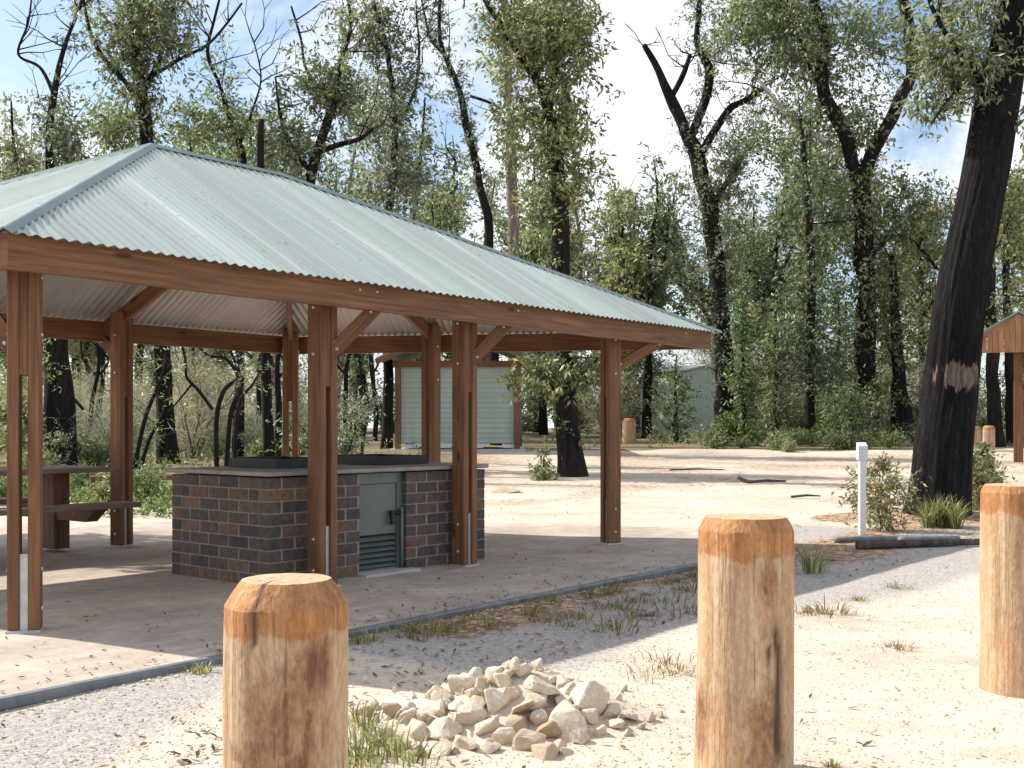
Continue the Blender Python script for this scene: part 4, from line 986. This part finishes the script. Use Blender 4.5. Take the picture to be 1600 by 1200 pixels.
# burnt multi-stem shrubs seen under the roof
def multistem(label, px, Y, stems, leafy, mat):
    b = GP(px, Y); root = empty("burnt_shrub", b, label, "shrub"); mb = MB(); sh = []
    for pth, dj in stems:
        q, r = px_path(pth, Y, dj); mb.tube(q, r, 7, .2)
        if leafy: sh += shoots_on([tuple(v) for v in q[len(q)//3:]], leafy, .45)
    mb.build("stem", M["bark"], root)
    if sh:
        v = leaf_cloud(sh, 10, .11)-np.array(b); link_mesh("foliage", np_mesh("foliage", v, np.arange(len(v)).reshape(-1, 4)), root, mat)
multistem("burnt shrub with curving black stems directly behind the barbecue's left end", 350, 20,
    [([(340, None, 9), (338, 660, 8), (350, 610, 7), (372, 590, 6), (352, 560, 5), (325, 555, 4), (300, 530, 3)], 0), ([(352, None, 10), (360, 650, 8), (378, 600, 6), (365, 560, 4), (350, 520, 3)], .5), ([(365, None, 8), (372, 640, 6), (395, 600, 4), (410, 575, 3)], 1), ([(332, 640, 6), (310, 610, 6), (292, 590, 5), (290, 565, 4), (280, 520, 3)], -.5), ([(300, 600, 4), (280, 625, 3), (262, 645, 2)], 0)], 5, M["leafC"])
multistem("burnt shrub with slanting black stems left of the far corner post", 210, 22, [([(205, None, 8), (225, 660, 7), (248, 600, 5), (262, 560, 4)], 0), ([(212, None, 7), (232, 690, 6), (250, 655, 4), (270, 600, 3)], .5), ([(130, 640, 5), (105, 610, 5), (80, 575, 5), (60, 540, 4)], 0)], 8, M["leafD"])
multistem("burnt shrub with thin bent stems left of the toilet hut", 560, 26, [([(550, None, 6), (548, 660, 5), (565, 610, 4), (560, 550, 3)], 0), ([(562, None, 7), (572, 650, 5), (585, 610, 4), (580, 540, 3)], .5)], 8, M["leafC"])

gum("gum_tree", "unseen bushy gum added left of the shelter to shade the paving by the picnic table", 13,  # out of view, added so that its crown shades the paving
    [([(-600, None, 50), (-590, 300, 40), (-570, 0, 30), (-580, -300, 18)], 0), ([(-585, 250, 20), (-640, 50, 14), (-690, -100, 8)], 1.5), ([(-585, 200, 20), (-540, 20, 14), (-500, -120, 8)], -1.2)], [(0, .3, 1, 20, 1.0), (1, 0, 1, 30, .9), (2, 0, 1, 30, .9)], M["leafA"], M["bark"], None, 0, .2, 14,
    extra=[(-590, 60, 190, 170, 300, .7), (-700, 80, 120, 150, 150, .7), (-500, 30, 90, 150, 130, .7)])
rs_ = random.Random(31)
for px, Y, w, lean, top in [(18, 30, 9, 14, 430), (52, 36, 8, -10, 470), (140, 27, 8, 18, 450), (158, 38, 10, -6, 420), (232, 34, 9, 10, 440), (285, 40, 11, 8, 400), (312, 30, 7, -14, 480), (402, 33, 9, 12, 430), (432, 28, 12, 4, 420), (466, 36, 9, -12, 450), (540, 38, 9, 10, 430), (585, 42, 9, -8, 420)]:
    q = [(px, None, w), (px+lean*.3+rs_.uniform(-5, 5), 640, w*.85), (px+lean*.7+rs_.uniform(-8, 8), 570, w*.7), (px+lean+rs_.uniform(-10, 10), (570+top)/2, w*.5), (px+lean*1.3+rs_.uniform(-14, 14), top, w*.25)]
    b1_ = [(px+lean*.6, 590, w*.45), (px+lean*.6+rs_.choice((-1, 1))*rs_.uniform(14, 26), 560, w*.35), (px+lean*.6+rs_.choice((-1, 1))*rs_.uniform(20, 40), 520, w*.2)]
    gum("burnt_sapling", "thin charred bare sapling among the scrub behind the shelter", Y, [(q, 0), (b1_, .3)], [], None, M["bark"], "charred saplings behind the shelter", 6, n=7, flare=False)
# background forest: variants copied
def variant(name, label, h, crown_r, mat, bark, leaf, seed, lean=.05, forks=3, group="gums in the bush behind"):
    rnd = random.Random(seed); root = empty(name, (0, 0, 0), label, "tree", group); mb = MB(); ax = []
    pts = []; x = y = 0
    for i in range(9):
        z = h*i/8-.15; pts.append(Vector((x, y, z))); x += rnd.gauss(lean, .16)*h/12; y += rnd.gauss(0, .14)*h/12
    q = catmull(pts, 3); r0 = .017*h+.05; mb.tube(q, [r0*(1-.88*k/(len(q)-1)) for k in range(len(q))], 8, .3); ax.append((q, .08))
    for f in range(forks):
        k = rnd.randrange(len(q)//3, int(len(q)*.75)); p = q[k]; a = rnd.uniform(0, 6.28); d = Vector((math.cos(a), math.sin(a), rnd.uniform(.7, 1.6))).normalized(); L = h*rnd.uniform(.25, .42); c = [p]
        for s in range(5): d = (d+Vector((rnd.gauss(0, .18), rnd.gauss(0, .18), rnd.gauss(.15, .15)))).normalized(); c.append(c[-1]+d*L/5)
        rr = r0*(1-.88*k/len(q))*.7; mb.tube(c, [rr*(1-.85*i/5) for i in range(6)], 6, .2); ax.append((c, 0))
        for t in range(3):
            s = rnd.randrange(2, 6); e = [c[s]]; dd = (d+Vector((rnd.gauss(0, .8), rnd.gauss(0, .8), rnd.gauss(.3, .4)))).normalized()
            for _ in range(3): dd = (dd+Vector((rnd.gauss(0, .3), rnd.gauss(0, .3), .1))).normalized(); e.append(e[-1]+dd*h*.05)
            mb.tube(e, [.03, .022, .015, .008], 4, 0)
    mb.build("trunk", bark, root); sh = []
    for c, f0 in ax:
        sub = c[int(f0*len(c)):]; sh += shoots_on([tuple(v) for v in sub], 12.5*crown_r, crown_r, .4)
    v = leaf_cloud(sh, 14, leaf, .33, .3); link_mesh("crown", np_mesh("crown", v, np.arange(len(v)).reshape(-1, 4)), root, mat); return root
M["leafE"] = m_leaf("bush_leaf_yellow", (.09, .11, .055), (.22, .24, .12), (.44, .44, .28), (.45, .36, .22), .06)  # these three bush leaves are paler, distance haze put into their colour
M["leafF"] = m_leaf("bush_leaf_green", (.075, .095, .055), (.18, .205, .12), (.38, .40, .27), (.4, .32, .2), .05)
M["leafG"] = m_leaf("bush_leaf_grey", (.085, .10, .075), (.20, .215, .16), (.40, .41, .33), (.4, .34, .26), .06)
VAR = []
for i, (h, cr, m, lab) in enumerate([(15, 1.3, "leafF", "leafy green gum in the bush behind"), (17, 1.1, "leafG", "tall grey green gum with a narrow sleeve in the bush behind"), (13, 1.5, "leafE", "yellow green bushy gum in the bush behind"),
                                (18, 1.2, "leafG", "tall thin grey gum in the bush behind"), (12, 1.4, "leafF", "short leafy gum in the bush behind"), (16, .8, "leafE", "sparse gum with bare black limbs in the bush behind")]):
    VAR.append(variant("gum_tree", lab, h, cr, M[m], M["bark"], .33, 40+i, forks=5))
VAR.append(variant("gum_tree", "pale barked leafy gum in the bush behind", 15, 1.1, M["leafC"], M["bark_pale"], .33, 60))
used = [False]*len(VAR)
def put(vi, px, Y, s, rz):
    o = VAR[vi] if not used[vi] else copy_tree(VAR[vi]); used[vi] = True
    p = GP(px, Y); o.location = p; o.scale = (s,)*3; o.rotation_euler = (0, 0, rz)
rb_ = random.Random(5)
for px, Y, vi, s in [(35, 50, 1, .85), (75, 56, 6, .95), (300, 52, 2, 1.0), (350, 56, 0, .9), (420, 60, 2, 1.05), (520, 54, 6, .9), (650, 58, 1, .85), (260, 58, 4, 1.1), (-20, 52, 0, .9), (120, 60, 2, .9), (20, 40, 0, .72), (-30, 38, 2, .8), (140, 48, 4, .75), (320, 46, 2, .75), (420, 48, 4, .95), (560, 46, 0, .78), (660, 44, 4, .9), (700, 50, 2, .8), (850, 50, 4, .8), (960, 46, 2, .82), (1010, 46, 0, .78), (985, 54, 2, .8), (1200, 52, 0, .8), (1260, 56, 1, .85), (1440, 52, 4, .8), (1600, 44, 2, .9), (1650, 40, 2, 1.0), (1640, 46, 0, .9), (910, 56, 6, .8), (470, 52, 6, .8), (1120, 56, 6, .85), (740, 48, 6, .75), (1390, 54, 0, .8)]:
    put(vi, px, Y, s*Y/52*1.08, rb_.uniform(0, 6.28))
for k in range(24):
    Y = rb_.uniform(56, 105); px = rb_.uniform(-120, 1720); vi = rb_.randrange(7); s = rb_.uniform(.62, .95)*(1+.006*(Y-56))
    if 925 < px < 1000: s *= .6
    if 1415 < px < 1495: s *= .62
    if 280 < px < 480 or -120 < px < 160: s *= .72
    put(vi, px, Y, s, rb_.uniform(0, 6.28))
# understorey shrubs
def shrub_variant(label, w, h, mat, seed, leaf=.16, grp="shrubs under the trees"):
    rnd = random.Random(seed); root = empty("shrub", (0, 0, 0), label, "shrub", grp); mb = MB(); sh = []
    for s in range(6):
        a = rnd.uniform(0, 6.28); d = Vector((math.cos(a)*.5, math.sin(a)*.5, 1)); c = [Vector((0, 0, -.1))]
        for k in range(4): d = (d+Vector((rnd.gauss(0, .25), rnd.gauss(0, .25), rnd.gauss(0, .1)))); c.append(c[-1]+d.normalized()*h/4*rnd.uniform(.7, 1.1))
        mb.tube(c, [.03, .025, .02, .014, .006], 5, .1); sh += shoots_on([tuple(v) for v in c], 22, w*.42, .3)
    mb.build("stem", M["bark"], root); v = leaf_cloud(sh, 13, leaf, .33, .2); link_mesh("foliage", np_mesh("foliage", v, np.arange(len(v)).reshape(-1, 4)), root, mat); return root
SV = [shrub_variant("grey green shrub under the trees", 1.5, 2.4, M["leafC"], 1), shrub_variant("bright green regrowth shrub under the trees", 1.4, 1.5, M["leafD"], 2), shrub_variant("yellowish low shrub under the trees", 1.3, 1.0, M["leafB"], 3), shrub_variant("tall dark leafy shrub under the trees", 1.6, 3.4, M["leafA"], 4)]
TW = m_leaf("dead_twig", (.17, .155, .148), (.34, .31, .298), (.52, .485, .47), (.2, .2, .13), .12, .8)
def twig_variant(label, w, h, seed):
    rnd = random.Random(seed); root = empty("twiggy_shrub", (0, 0, 0), label, "shrub", "bare twiggy shrubs under the trees"); mb = MB(); sh = []
    for s in range(9):
        a = rnd.uniform(0, 6.28); d = Vector((math.cos(a)*.4, math.sin(a)*.4, 1)); c = [Vector((math.cos(a)*.2, math.sin(a)*.2, -.1))]
        for k in range(5): d = (d+Vector((rnd.gauss(0, .3), rnd.gauss(0, .3), rnd.gauss(0, .1)))); c.append(c[-1]+d.normalized()*h/5*rnd.uniform(.7, 1.1))
        mb.tube(c, [.028, .024, .02, .015, .01, .005], 5, .1); sh += shoots_on([tuple(v) for v in c], 13, w*.4, .6)
    mb.build("stem", M["twig"], root); v = leaf_cloud(sh, 14, .42, .035, -.15); link_mesh("twigs", np_mesh("twigs", v, np.arange(len(v)).reshape(-1, 4)), root, TW); return root
uS = [False]*6
def put_s(vi, px, Y, s):
    o = SV[vi] if not uS[vi] else copy_tree(SV[vi]); uS[vi] = True
    o.location = GP(px, Y); o.scale = (s,)*3; o.rotation_euler = (0, 0, rb_.uniform(0, 6.28))
SV += [twig_variant('tall bare grey twiggy shrub under the trees', 1.7, 3.6, 71), twig_variant('low bare grey twiggy shrub under the trees', 1.6, 2.0, 72)]
for k in range(26):
    put_s(rb_.choice([4, 5, 5]), rb_.uniform(-60, 540), rb_.uniform(24, 46), rb_.uniform(.6, 1.0))
for k in range(30):
    put_s(rb_.choice([4, 4, 5]), rb_.uniform(900, 1560), rb_.uniform(50, 58), rb_.uniform(.8, 1.5))
for k in range(30):
    px = rb_.uniform(-60, 530); Y = rb_.uniform(19, 43)
    if 240 < px < 420 and Y < 24: continue
    vi = rb_.choice([0, 1, 2, 2, 2]); put_s(vi, px, Y, rb_.uniform(.35, .8))
for k in range(26):
    px = rb_.uniform(1190, 1700); Y = rb_.uniform(39.5, 52); put_s(rb_.choice([0, 1, 2, 3]), px, Y, rb_.uniform(.55, 1.05))
for k in range(12):
    px = rb_.uniform(560, 1120); Y = rb_.uniform(49, 60); put_s(rb_.choice([0, 1, 3, 3]), px, Y, rb_.uniform(.7, 1.2))
for k in range(16):
    px = rb_.uniform(-40, 240); Y = rb_.uniform(15.8, 19); put_s(rb_.choice([2, 2, 1]), px, Y, rb_.uniform(.22, .42))
for k in range(14):
    px = rb_.uniform(1080, 1400); Y = rb_.uniform(33, 38); put_s(2, px, Y, rb_.uniform(.35, .6))

def undergrowth(name, n, region, mat, ln, leaf, seed):
    rs = np.random.RandomState(seed); rnd = random.Random(seed); sh = []
    while len(sh) < n:
        px, Y = region(rnd); p = GP(px, Y)
        if mnoise.noise((p.x*.6, p.y*.35, 3)) < rnd.uniform(-.5, .25): continue
        d = rs.normal(size=3)*.6; d[2] = abs(d[2])+.5; d *= ln*rs.uniform(.4, 1.2); sh.append(np.concatenate([np.array(p), d, [1]]))
    v = leaf_cloud(sh, 9, leaf, .34, .0, rs); return tag(link_mesh(name, np_mesh(name, v, np.arange(len(v)).reshape(-1, 4)), None, mat), kind="stuff")
undergrowth("undergrowth", 1000, lambda r: (lambda Y: (r.uniform(-80, 780-F*.6/Y*3), Y))(16+28*r.random()**1.5), M["leafB"], .22, .10, 5)
undergrowth("undergrowth", 500, lambda r: (r.uniform(60, 270), r.uniform(14.2, 18)), M["leafD"], .16, .07, 6)
undergrowth("undergrowth", 700, lambda r: (r.uniform(1010, 1660), r.uniform(36, 50)), M["leafB"], .3, .14, 7)

# ------------------------------------------------------------------ buildings
def hut():
    Yh = 33; a = GP(622, Yh); b = GP(808, Yh); z0 = a.z+.02; w = b.x-a.x; d = 3.2; top = P(700, 573, Yh).z; root = empty("toilet_hut", ((a.x+b.x)/2, Yh, z0), "pale green weatherboard hut with brown corner posts seen through the shelter", "hut")
    x0, x1 = a.x, b.x; mb = MB(); mb.box(x0+.02, x1-.02, Yh, Yh+d, z0+.16, top, None); mb.build("wall", M["wall"], root)
    nb2 = 15; bh = (top-z0-.2)/nb2; mb = MB()
    for k in range(nb2):
        za = z0+.18+k*bh; zc = za+bh; xa, xb = x0+.09, x1-.09; vs = [(xa, Yh-.026, za), (xb, Yh-.026, za), (xb, Yh-.004, zc), (xa, Yh-.004, zc), (xa, Yh-.001, za), (xb, Yh-.001, za)]
        mb.add(vs, [[0, 1, 2, 3], [0, 4, 5, 1]], [[(0, 0)]*4]*2)
    mb.build("cladding", M["wall"], root)
    for i, x in enumerate((x0, x1)):
        for y in (Yh-.06, Yh+d+.06):
            mb = MB(); mb.beam((x, y, z0), (x, y, top+.08), .17, .17, (0, 1, 0), .01); mb.build("post", M["wood"], root)
    mb = MB(); mb.beam((x0-.15, Yh-.09, top+.08), (x1+.15, Yh-.09, top+.08), .12, .18); mb.build("beam", M["wood"], root)
    mb = MB(); mb.box(x0-.25, x1+.25, Yh-.5, Yh+d+.3, z0-.15, z0-.001, None); mb.build("floor_slab", M["concrete"], root)
    for k in range(4):
        mb = MB(); xx = x0+.25+k*(w-.5)/3.2; mb.box(xx, xx+.38, Yh-.03, Yh+.005, z0+.03, z0+.14, None); mb.build("vent", M["white"], root)
    cx = (x0+x1)/2; hw = w/2+.55; zr_ = top+.2+hw*.40; ze = top+.16
    for s in (-1, 1):
        mb = MB(); e = Vector((cx+s*hw, 0, ze)); r_ = Vector((cx, 0, zr_)); t_ = Vector((0, 0, .05))
        vs = []
        for yy in (Yh-.9, Yh+d+.6):
            for p in (e, r_): vs += [p+Vector((0, yy, 0)), p+Vector((0, yy, 0))+t_]
        mb.add(vs, [[0, 1, 3, 2], [4, 6, 7, 5], [0, 4, 5, 1], [1, 5, 7, 3], [2, 3, 7, 6], [0, 2, 6, 4]], [[(0, 0)]*4]*6); mb.build("roof_sheet", M["cap"], root)
        mb = MB(); mb.beam(e+Vector((0, Yh-.93, -.07)), r_+Vector((0, Yh-.93, -.07)), .05, .16); mb.build("barge_board", M["wood"], root)
    mb = MB(); mb.beam((cx, Yh-.09, top+.17), (cx, Yh-.09, zr_-.05), .1, .1, (0, 1, 0)); mb.build("king_post", M["wood"], root)
hut()
def shed():
    Ys = 46; a = GP(1003, Ys); root = empty("steel_shed", GP(1060, Ys), "pale green steel shed half hidden behind a bushy sapling", "shed")
    c = GP(1075, Ys-.6); z0 = c.z-.1; zt = P(1060, 582, Ys).z
    A = Vector((GP(1001, Ys+1.5).x, Ys+1.5, 0)); B = Vector((GP(1072, Ys-.8).x, Ys-.8, 0)); C = Vector((GP(1128, Ys+1.6).x, Ys+1.6, 0)); D = A+C-B
    pts = [A, B, C, D]; mb = MB(); vs = [Vector((p.x, p.y, z0)) for p in pts]+[Vector((p.x, p.y, zt)) for p in pts]
    mb.add(vs, [[0, 1, 5, 4], [1, 2, 6, 5], [2, 3, 7, 6], [3, 0, 4, 7]], [[(0, 0)]*4]*4); mb.build("wall", M["shed"], root)
    e = offset_poly([A, B, C, D], .15); ap = (A+D)/2; ap2 = (B+C)/2; mb = MB(); zz = zt+.02; r1 = Vector((ap.x, ap.y, zt+.30)); r2 = Vector((ap2.x, ap2.y, zt+.30)); dd = (r2-r1).normalized()*.15; r1 -= dd; r2 += dd
    E4 = [Vector((p.x, p.y, zz)) for p in e]; T = Vector((0, 0, .05)); vs = E4+[r1, r2]+[p+T for p in E4]+[r1+T, r2+T]
    mb.add(vs, [[6, 7, 11, 10], [9, 8, 11, 10][::-1], [0, 1, 5, 4], [2, 3, 4, 5], [0, 6, 7, 1], [2, 8, 9, 3], [1, 7, 11, 5], [5, 11, 8, 2], [0, 4, 10, 6], [3, 9, 10, 4]], [[(0, 0)]*4]*10); mb.build("roof_sheet", M["shed"], root)
    mb = MB(); mb.add([(B.x, B.y, zt), (C.x, C.y, zt), (ap2.x, ap2.y, zt+.28), (A.x, A.y, zt), (D.x, D.y, zt), (ap.x, ap.y, zt+.28)], [[0, 1, 2], [4, 3, 5]], [[(0, 0)]*3]*2); mb.build("gable", M["shed"], root)
shed()
def kiosk():
    Yk = 27; base = GP(1596, Yk); root = empty("information_shelter", base, "small timber gabled information shelter at the right edge", "shelter")
    z0 = base.z; cx = P(1592, 0, Yk).x; hw = .86; ze = P(0, 522, Yk).z; zr_ = P(0, 488, Yk).z; zb = P(0, 550, Yk).z; d = 1.3
    mb = MB(); nb_ = 13
    for i in range(nb_):
        xa = cx-hw+.03+(2*hw-.06)*i/nb_; xb = xa+(2*hw-.06)/nb_-.008; f = lambda x: ze-.03+(zr_-ze)*(1-abs(x-cx)/hw)
        for y in (Yk,):
            vs = [(xa, y, zb), (xb, y, zb), (xb, y, f(xb)), (xa, y, f(xa)), (xa, y+.03, zb), (xb, y+.03, zb), (xb, y+.03, f(xb)), (xa, y+.03, f(xa))]
            mb.add(vs, [[0, 1, 2, 3], [7, 6, 5, 4], [0, 4, 5, 1], [1, 5, 6, 2], [2, 6, 7, 3], [3, 7, 4, 0]], [[(0, i), (0, i+.1), (.6, i+.1), (.6, i)]]*6)
    mb.build("gable_boards", M["board"], root)
    for s in (-1, 1):
        mb = MB(); e = Vector((cx+s*(hw+.12), 0, ze-.05)); r_ = Vector((cx, 0, zr_)); t_ = Vector((0, 0, .04)); vs = []
        for yy in (Yk-.15, Yk+d):
            for p in (e, r_): vs += [p+Vector((0, yy, 0)), p+Vector((0, yy, 0))+t_]
        mb.add(vs, [[0, 1, 3, 2], [4, 6, 7, 5], [0, 4, 5, 1], [1, 5, 7, 3], [2, 3, 7, 6], [0, 2, 6, 4]], [[(0, 0)]*4]*6); mb.build("roof_sheet", M["cap"], root)
        mb = MB(); mb.box(cx+s*hw-.03, cx+s*hw+.03, Yk+.04, Yk+d-.1, zb, ze-.1, None); mb.build("side_board", M["board"], root)
    for y in (Yk+.5,):
        mb = MB(); mb.beam((cx, y, z0-.1), (cx, y, zr_-.15), .22, .22, (0, 1, 0), .01); mb.build("post", M["wood"], root)
kiosk()
bpy.data.objects["information_shelter"].rotation_euler = (0, 0, -R(24))
# white marker post
wpos = GP(1347, 12.1); root = empty("marker_post", wpos, "slim white marker post standing in front of the pale shrub", "post")
hp = P(1347, 690, 12.1).z; mb = MB(); mb.beam(wpos-Vector((0, 0, .1)), Vector((wpos.x, wpos.y, hp-.2)), .072, .072, (0, 1, 0), .008); mb.build("shaft", M["white"], root)
mb = MB(); b = Vector((wpos.x, wpos.y, hp-.198)); mb.box(-.05, .05, -.04, .04, 0, .15, Matrix.Translation(b)); 
vs = [b+Vector((x, y, z)) for x, y, z in ((-.05, -.04, .151), (.05, -.04, .151), (.05, .04, .151), (-.05, .04, .151), (-.05, .04, .19), (.05, .04, .19))]
mb.add(vs, [[0, 1, 5, 4], [1, 2, 5], [0, 4, 3], [3, 4, 5, 2]], [[(0, 0)]*4, [(0, 0)]*3, [(0, 0)]*3, [(0, 0)]*4]); hd = mb.build("cap", M["white"], root)
for i in range(3):
    mb = MB(); mb.box(-.034, .034, -.0435, -.0405, .025+i*.042, .04+i*.042, Matrix.Translation(b)); mb.build("reflector_strip", M["galv"], hd)
# timber edging on the ground, stick
def ground_log(name, a, b, ra_, mat, label, cat, bend=.0):
    mb = MB(); pts = [a.lerp(b, i/8) for i in range(9)]; pts = [Vector((p.x, p.y+bend*math.sin(i/8*math.pi), gz(p.x, p.y)+ra_*.7+.01)) for i, p in enumerate(pts)]
    mb.tube(pts, [ra_*(1-.03*i) for i in range(9)], 10, .12); return tag(mb.build(name, mat, None, pts[0]), label, cat)
ground_log("timber_edging", G(1340, 858), G(1535, 852), .045, M["twig"], "long grey timber edging lying on the gravel in front of the biggest trunk", "edging")
ground_log("timber_edging", G(1305, 847), G(1500, 845), .03, M["edge"], "thin dark edging strip lying behind the long grey timber", "edging", .12)
ground_log("timber_edging", G(1405, 849), G(1490, 847), .04, M["edge"], "short black pipe length resting between the timber and the garden bed", "edging")
st = [P(1152, 745, 20), P(1170, 751, 20), P(1196, 752, 20.3), P(1228, 754, 20.2)]; st = [Vector((p.x, p.y, gz(p.x, p.y)+.05)) for p in st]; st[0].z += .08
mb = MB(); mb.tube(catmull(st, 4), list(np.linspace(.04, .018, 13)), 7, .2); tag(mb.build("fallen_branch", M["twig"], None, st[0]), "fallen curved branch on the pale sand of the clearing", "branch")
for (px, y, L, ang, lab) in [(1262, 17, .5, .2, "short twig on the bright sand left of the white post"), (690, 19.5, .7, .1, "dark fallen stick on the sand behind the shelter posts"), (1090, 24, 1.2, .1, "long thin stick lying across the middle of the clearing")]:
    p = GP(px, y); mb = MB(); mb.tube([p+Vector((-L/2, 0, .03)), p+Vector((0, .05, .05)), p+Vector((L/2, ang, .03))], [.02, .018, .01], 6, .1); tag(mb.build("fallen_stick", M["twig"], None, p), lab, "stick")

# ------------------------------------------------------------------ light and sky
SUN_EL = 41; ldir = Vector((.92, -.39, 0)).normalized()
to_sun = Vector((-ldir.x*math.cos(R(SUN_EL)), -ldir.y*math.cos(R(SUN_EL)), math.sin(R(SUN_EL))))
sd_ = bpy.data.lights.new("sun", "SUN"); sd_.energy = 4.6; sd_.angle = R(.53); sd_.color = (1.0, .945, .87)
so_ = bpy.data.objects.new("sun", sd_); scene.collection.objects.link(so_); so_.rotation_euler = (-to_sun).to_track_quat('-Z', 'Y').to_euler(); so_.location = (-20, 10, 30)
w = bpy.data.worlds.new("World"); scene.world = w; w.use_nodes = True; nt = w.node_tree; nt.nodes.clear()
out = nt.nodes.new("ShaderNodeOutputWorld"); bg = nt.nodes.new("ShaderNodeBackground"); sky = nt.nodes.new("ShaderNodeTexSky"); sky.sky_type = 'NISHITA'; sky.sun_disc = False
sky.sun_elevation = R(SUN_EL); sky.sun_rotation = math.atan2(to_sun.x, to_sun.y); sky.air_density = 1.0; sky.dust_density = 1.2; sky.ozone_density = 1.2
tc = nt.nodes.new("ShaderNodeTexCoord"); mp = nt.nodes.new("ShaderNodeMapping"); mp.inputs["Scale"].default_value = (1, 1, 1.9); mp.inputs["Location"].default_value = (7.3, 3.1, .0)
nz = nt.nodes.new("ShaderNodeTexNoise"); nz.inputs["Scale"].default_value = 3.2; nz.inputs["Detail"].default_value = 9; nz.inputs["Roughness"].default_value = .55; nz.inputs["Distortion"].default_value = .3
rp = nt.nodes.new("ShaderNodeValToRGB"); rp.color_ramp.elements[0].position = .44; rp.color_ramp.elements[1].position = .55
nz2_ = nt.nodes.new("ShaderNodeTexNoise"); nz2_.inputs["Scale"].default_value = 6; nz2_.inputs["Detail"].default_value = 7
rp2 = nt.nodes.new("ShaderNodeValToRGB"); rp2.color_ramp.elements[0].position = .3; rp2.color_ramp.elements[1].position = .72
rp2.color_ramp.elements[0].color = (5.4, 5.7, 6.3, 1); rp2.color_ramp.elements[1].color = (7.2, 7.2, 7.4, 1)
mx = nt.nodes.new("ShaderNodeMix"); mx.data_type = "RGBA"
L = nt.links.new
L(tc.outputs["Generated"], mp.inputs[0]); L(mp.outputs[0], nz.inputs["Vector"]); L(nz.outputs["Fac"], rp.inputs[0]); L(mp.outputs[0], nz2_.inputs["Vector"]); L(nz2_.outputs["Fac"], rp2.inputs[0])
L(rp.outputs[0], mx.inputs[0]); L(sky.outputs[0], mx.inputs[6]); L(rp2.outputs[0], mx.inputs[7]); L(mx.outputs[2], bg.inputs[0]); bg.inputs[1].default_value = .125; L(bg.outputs[0], out.inputs[0])
scene.view_settings.view_transform = 'Standard'; scene.view_settings.look = 'None'; scene.view_settings.exposure = .62; scene.view_settings.gamma = 1
scene.cycles.max_bounces = 6; scene.cycles.use_denoising = True
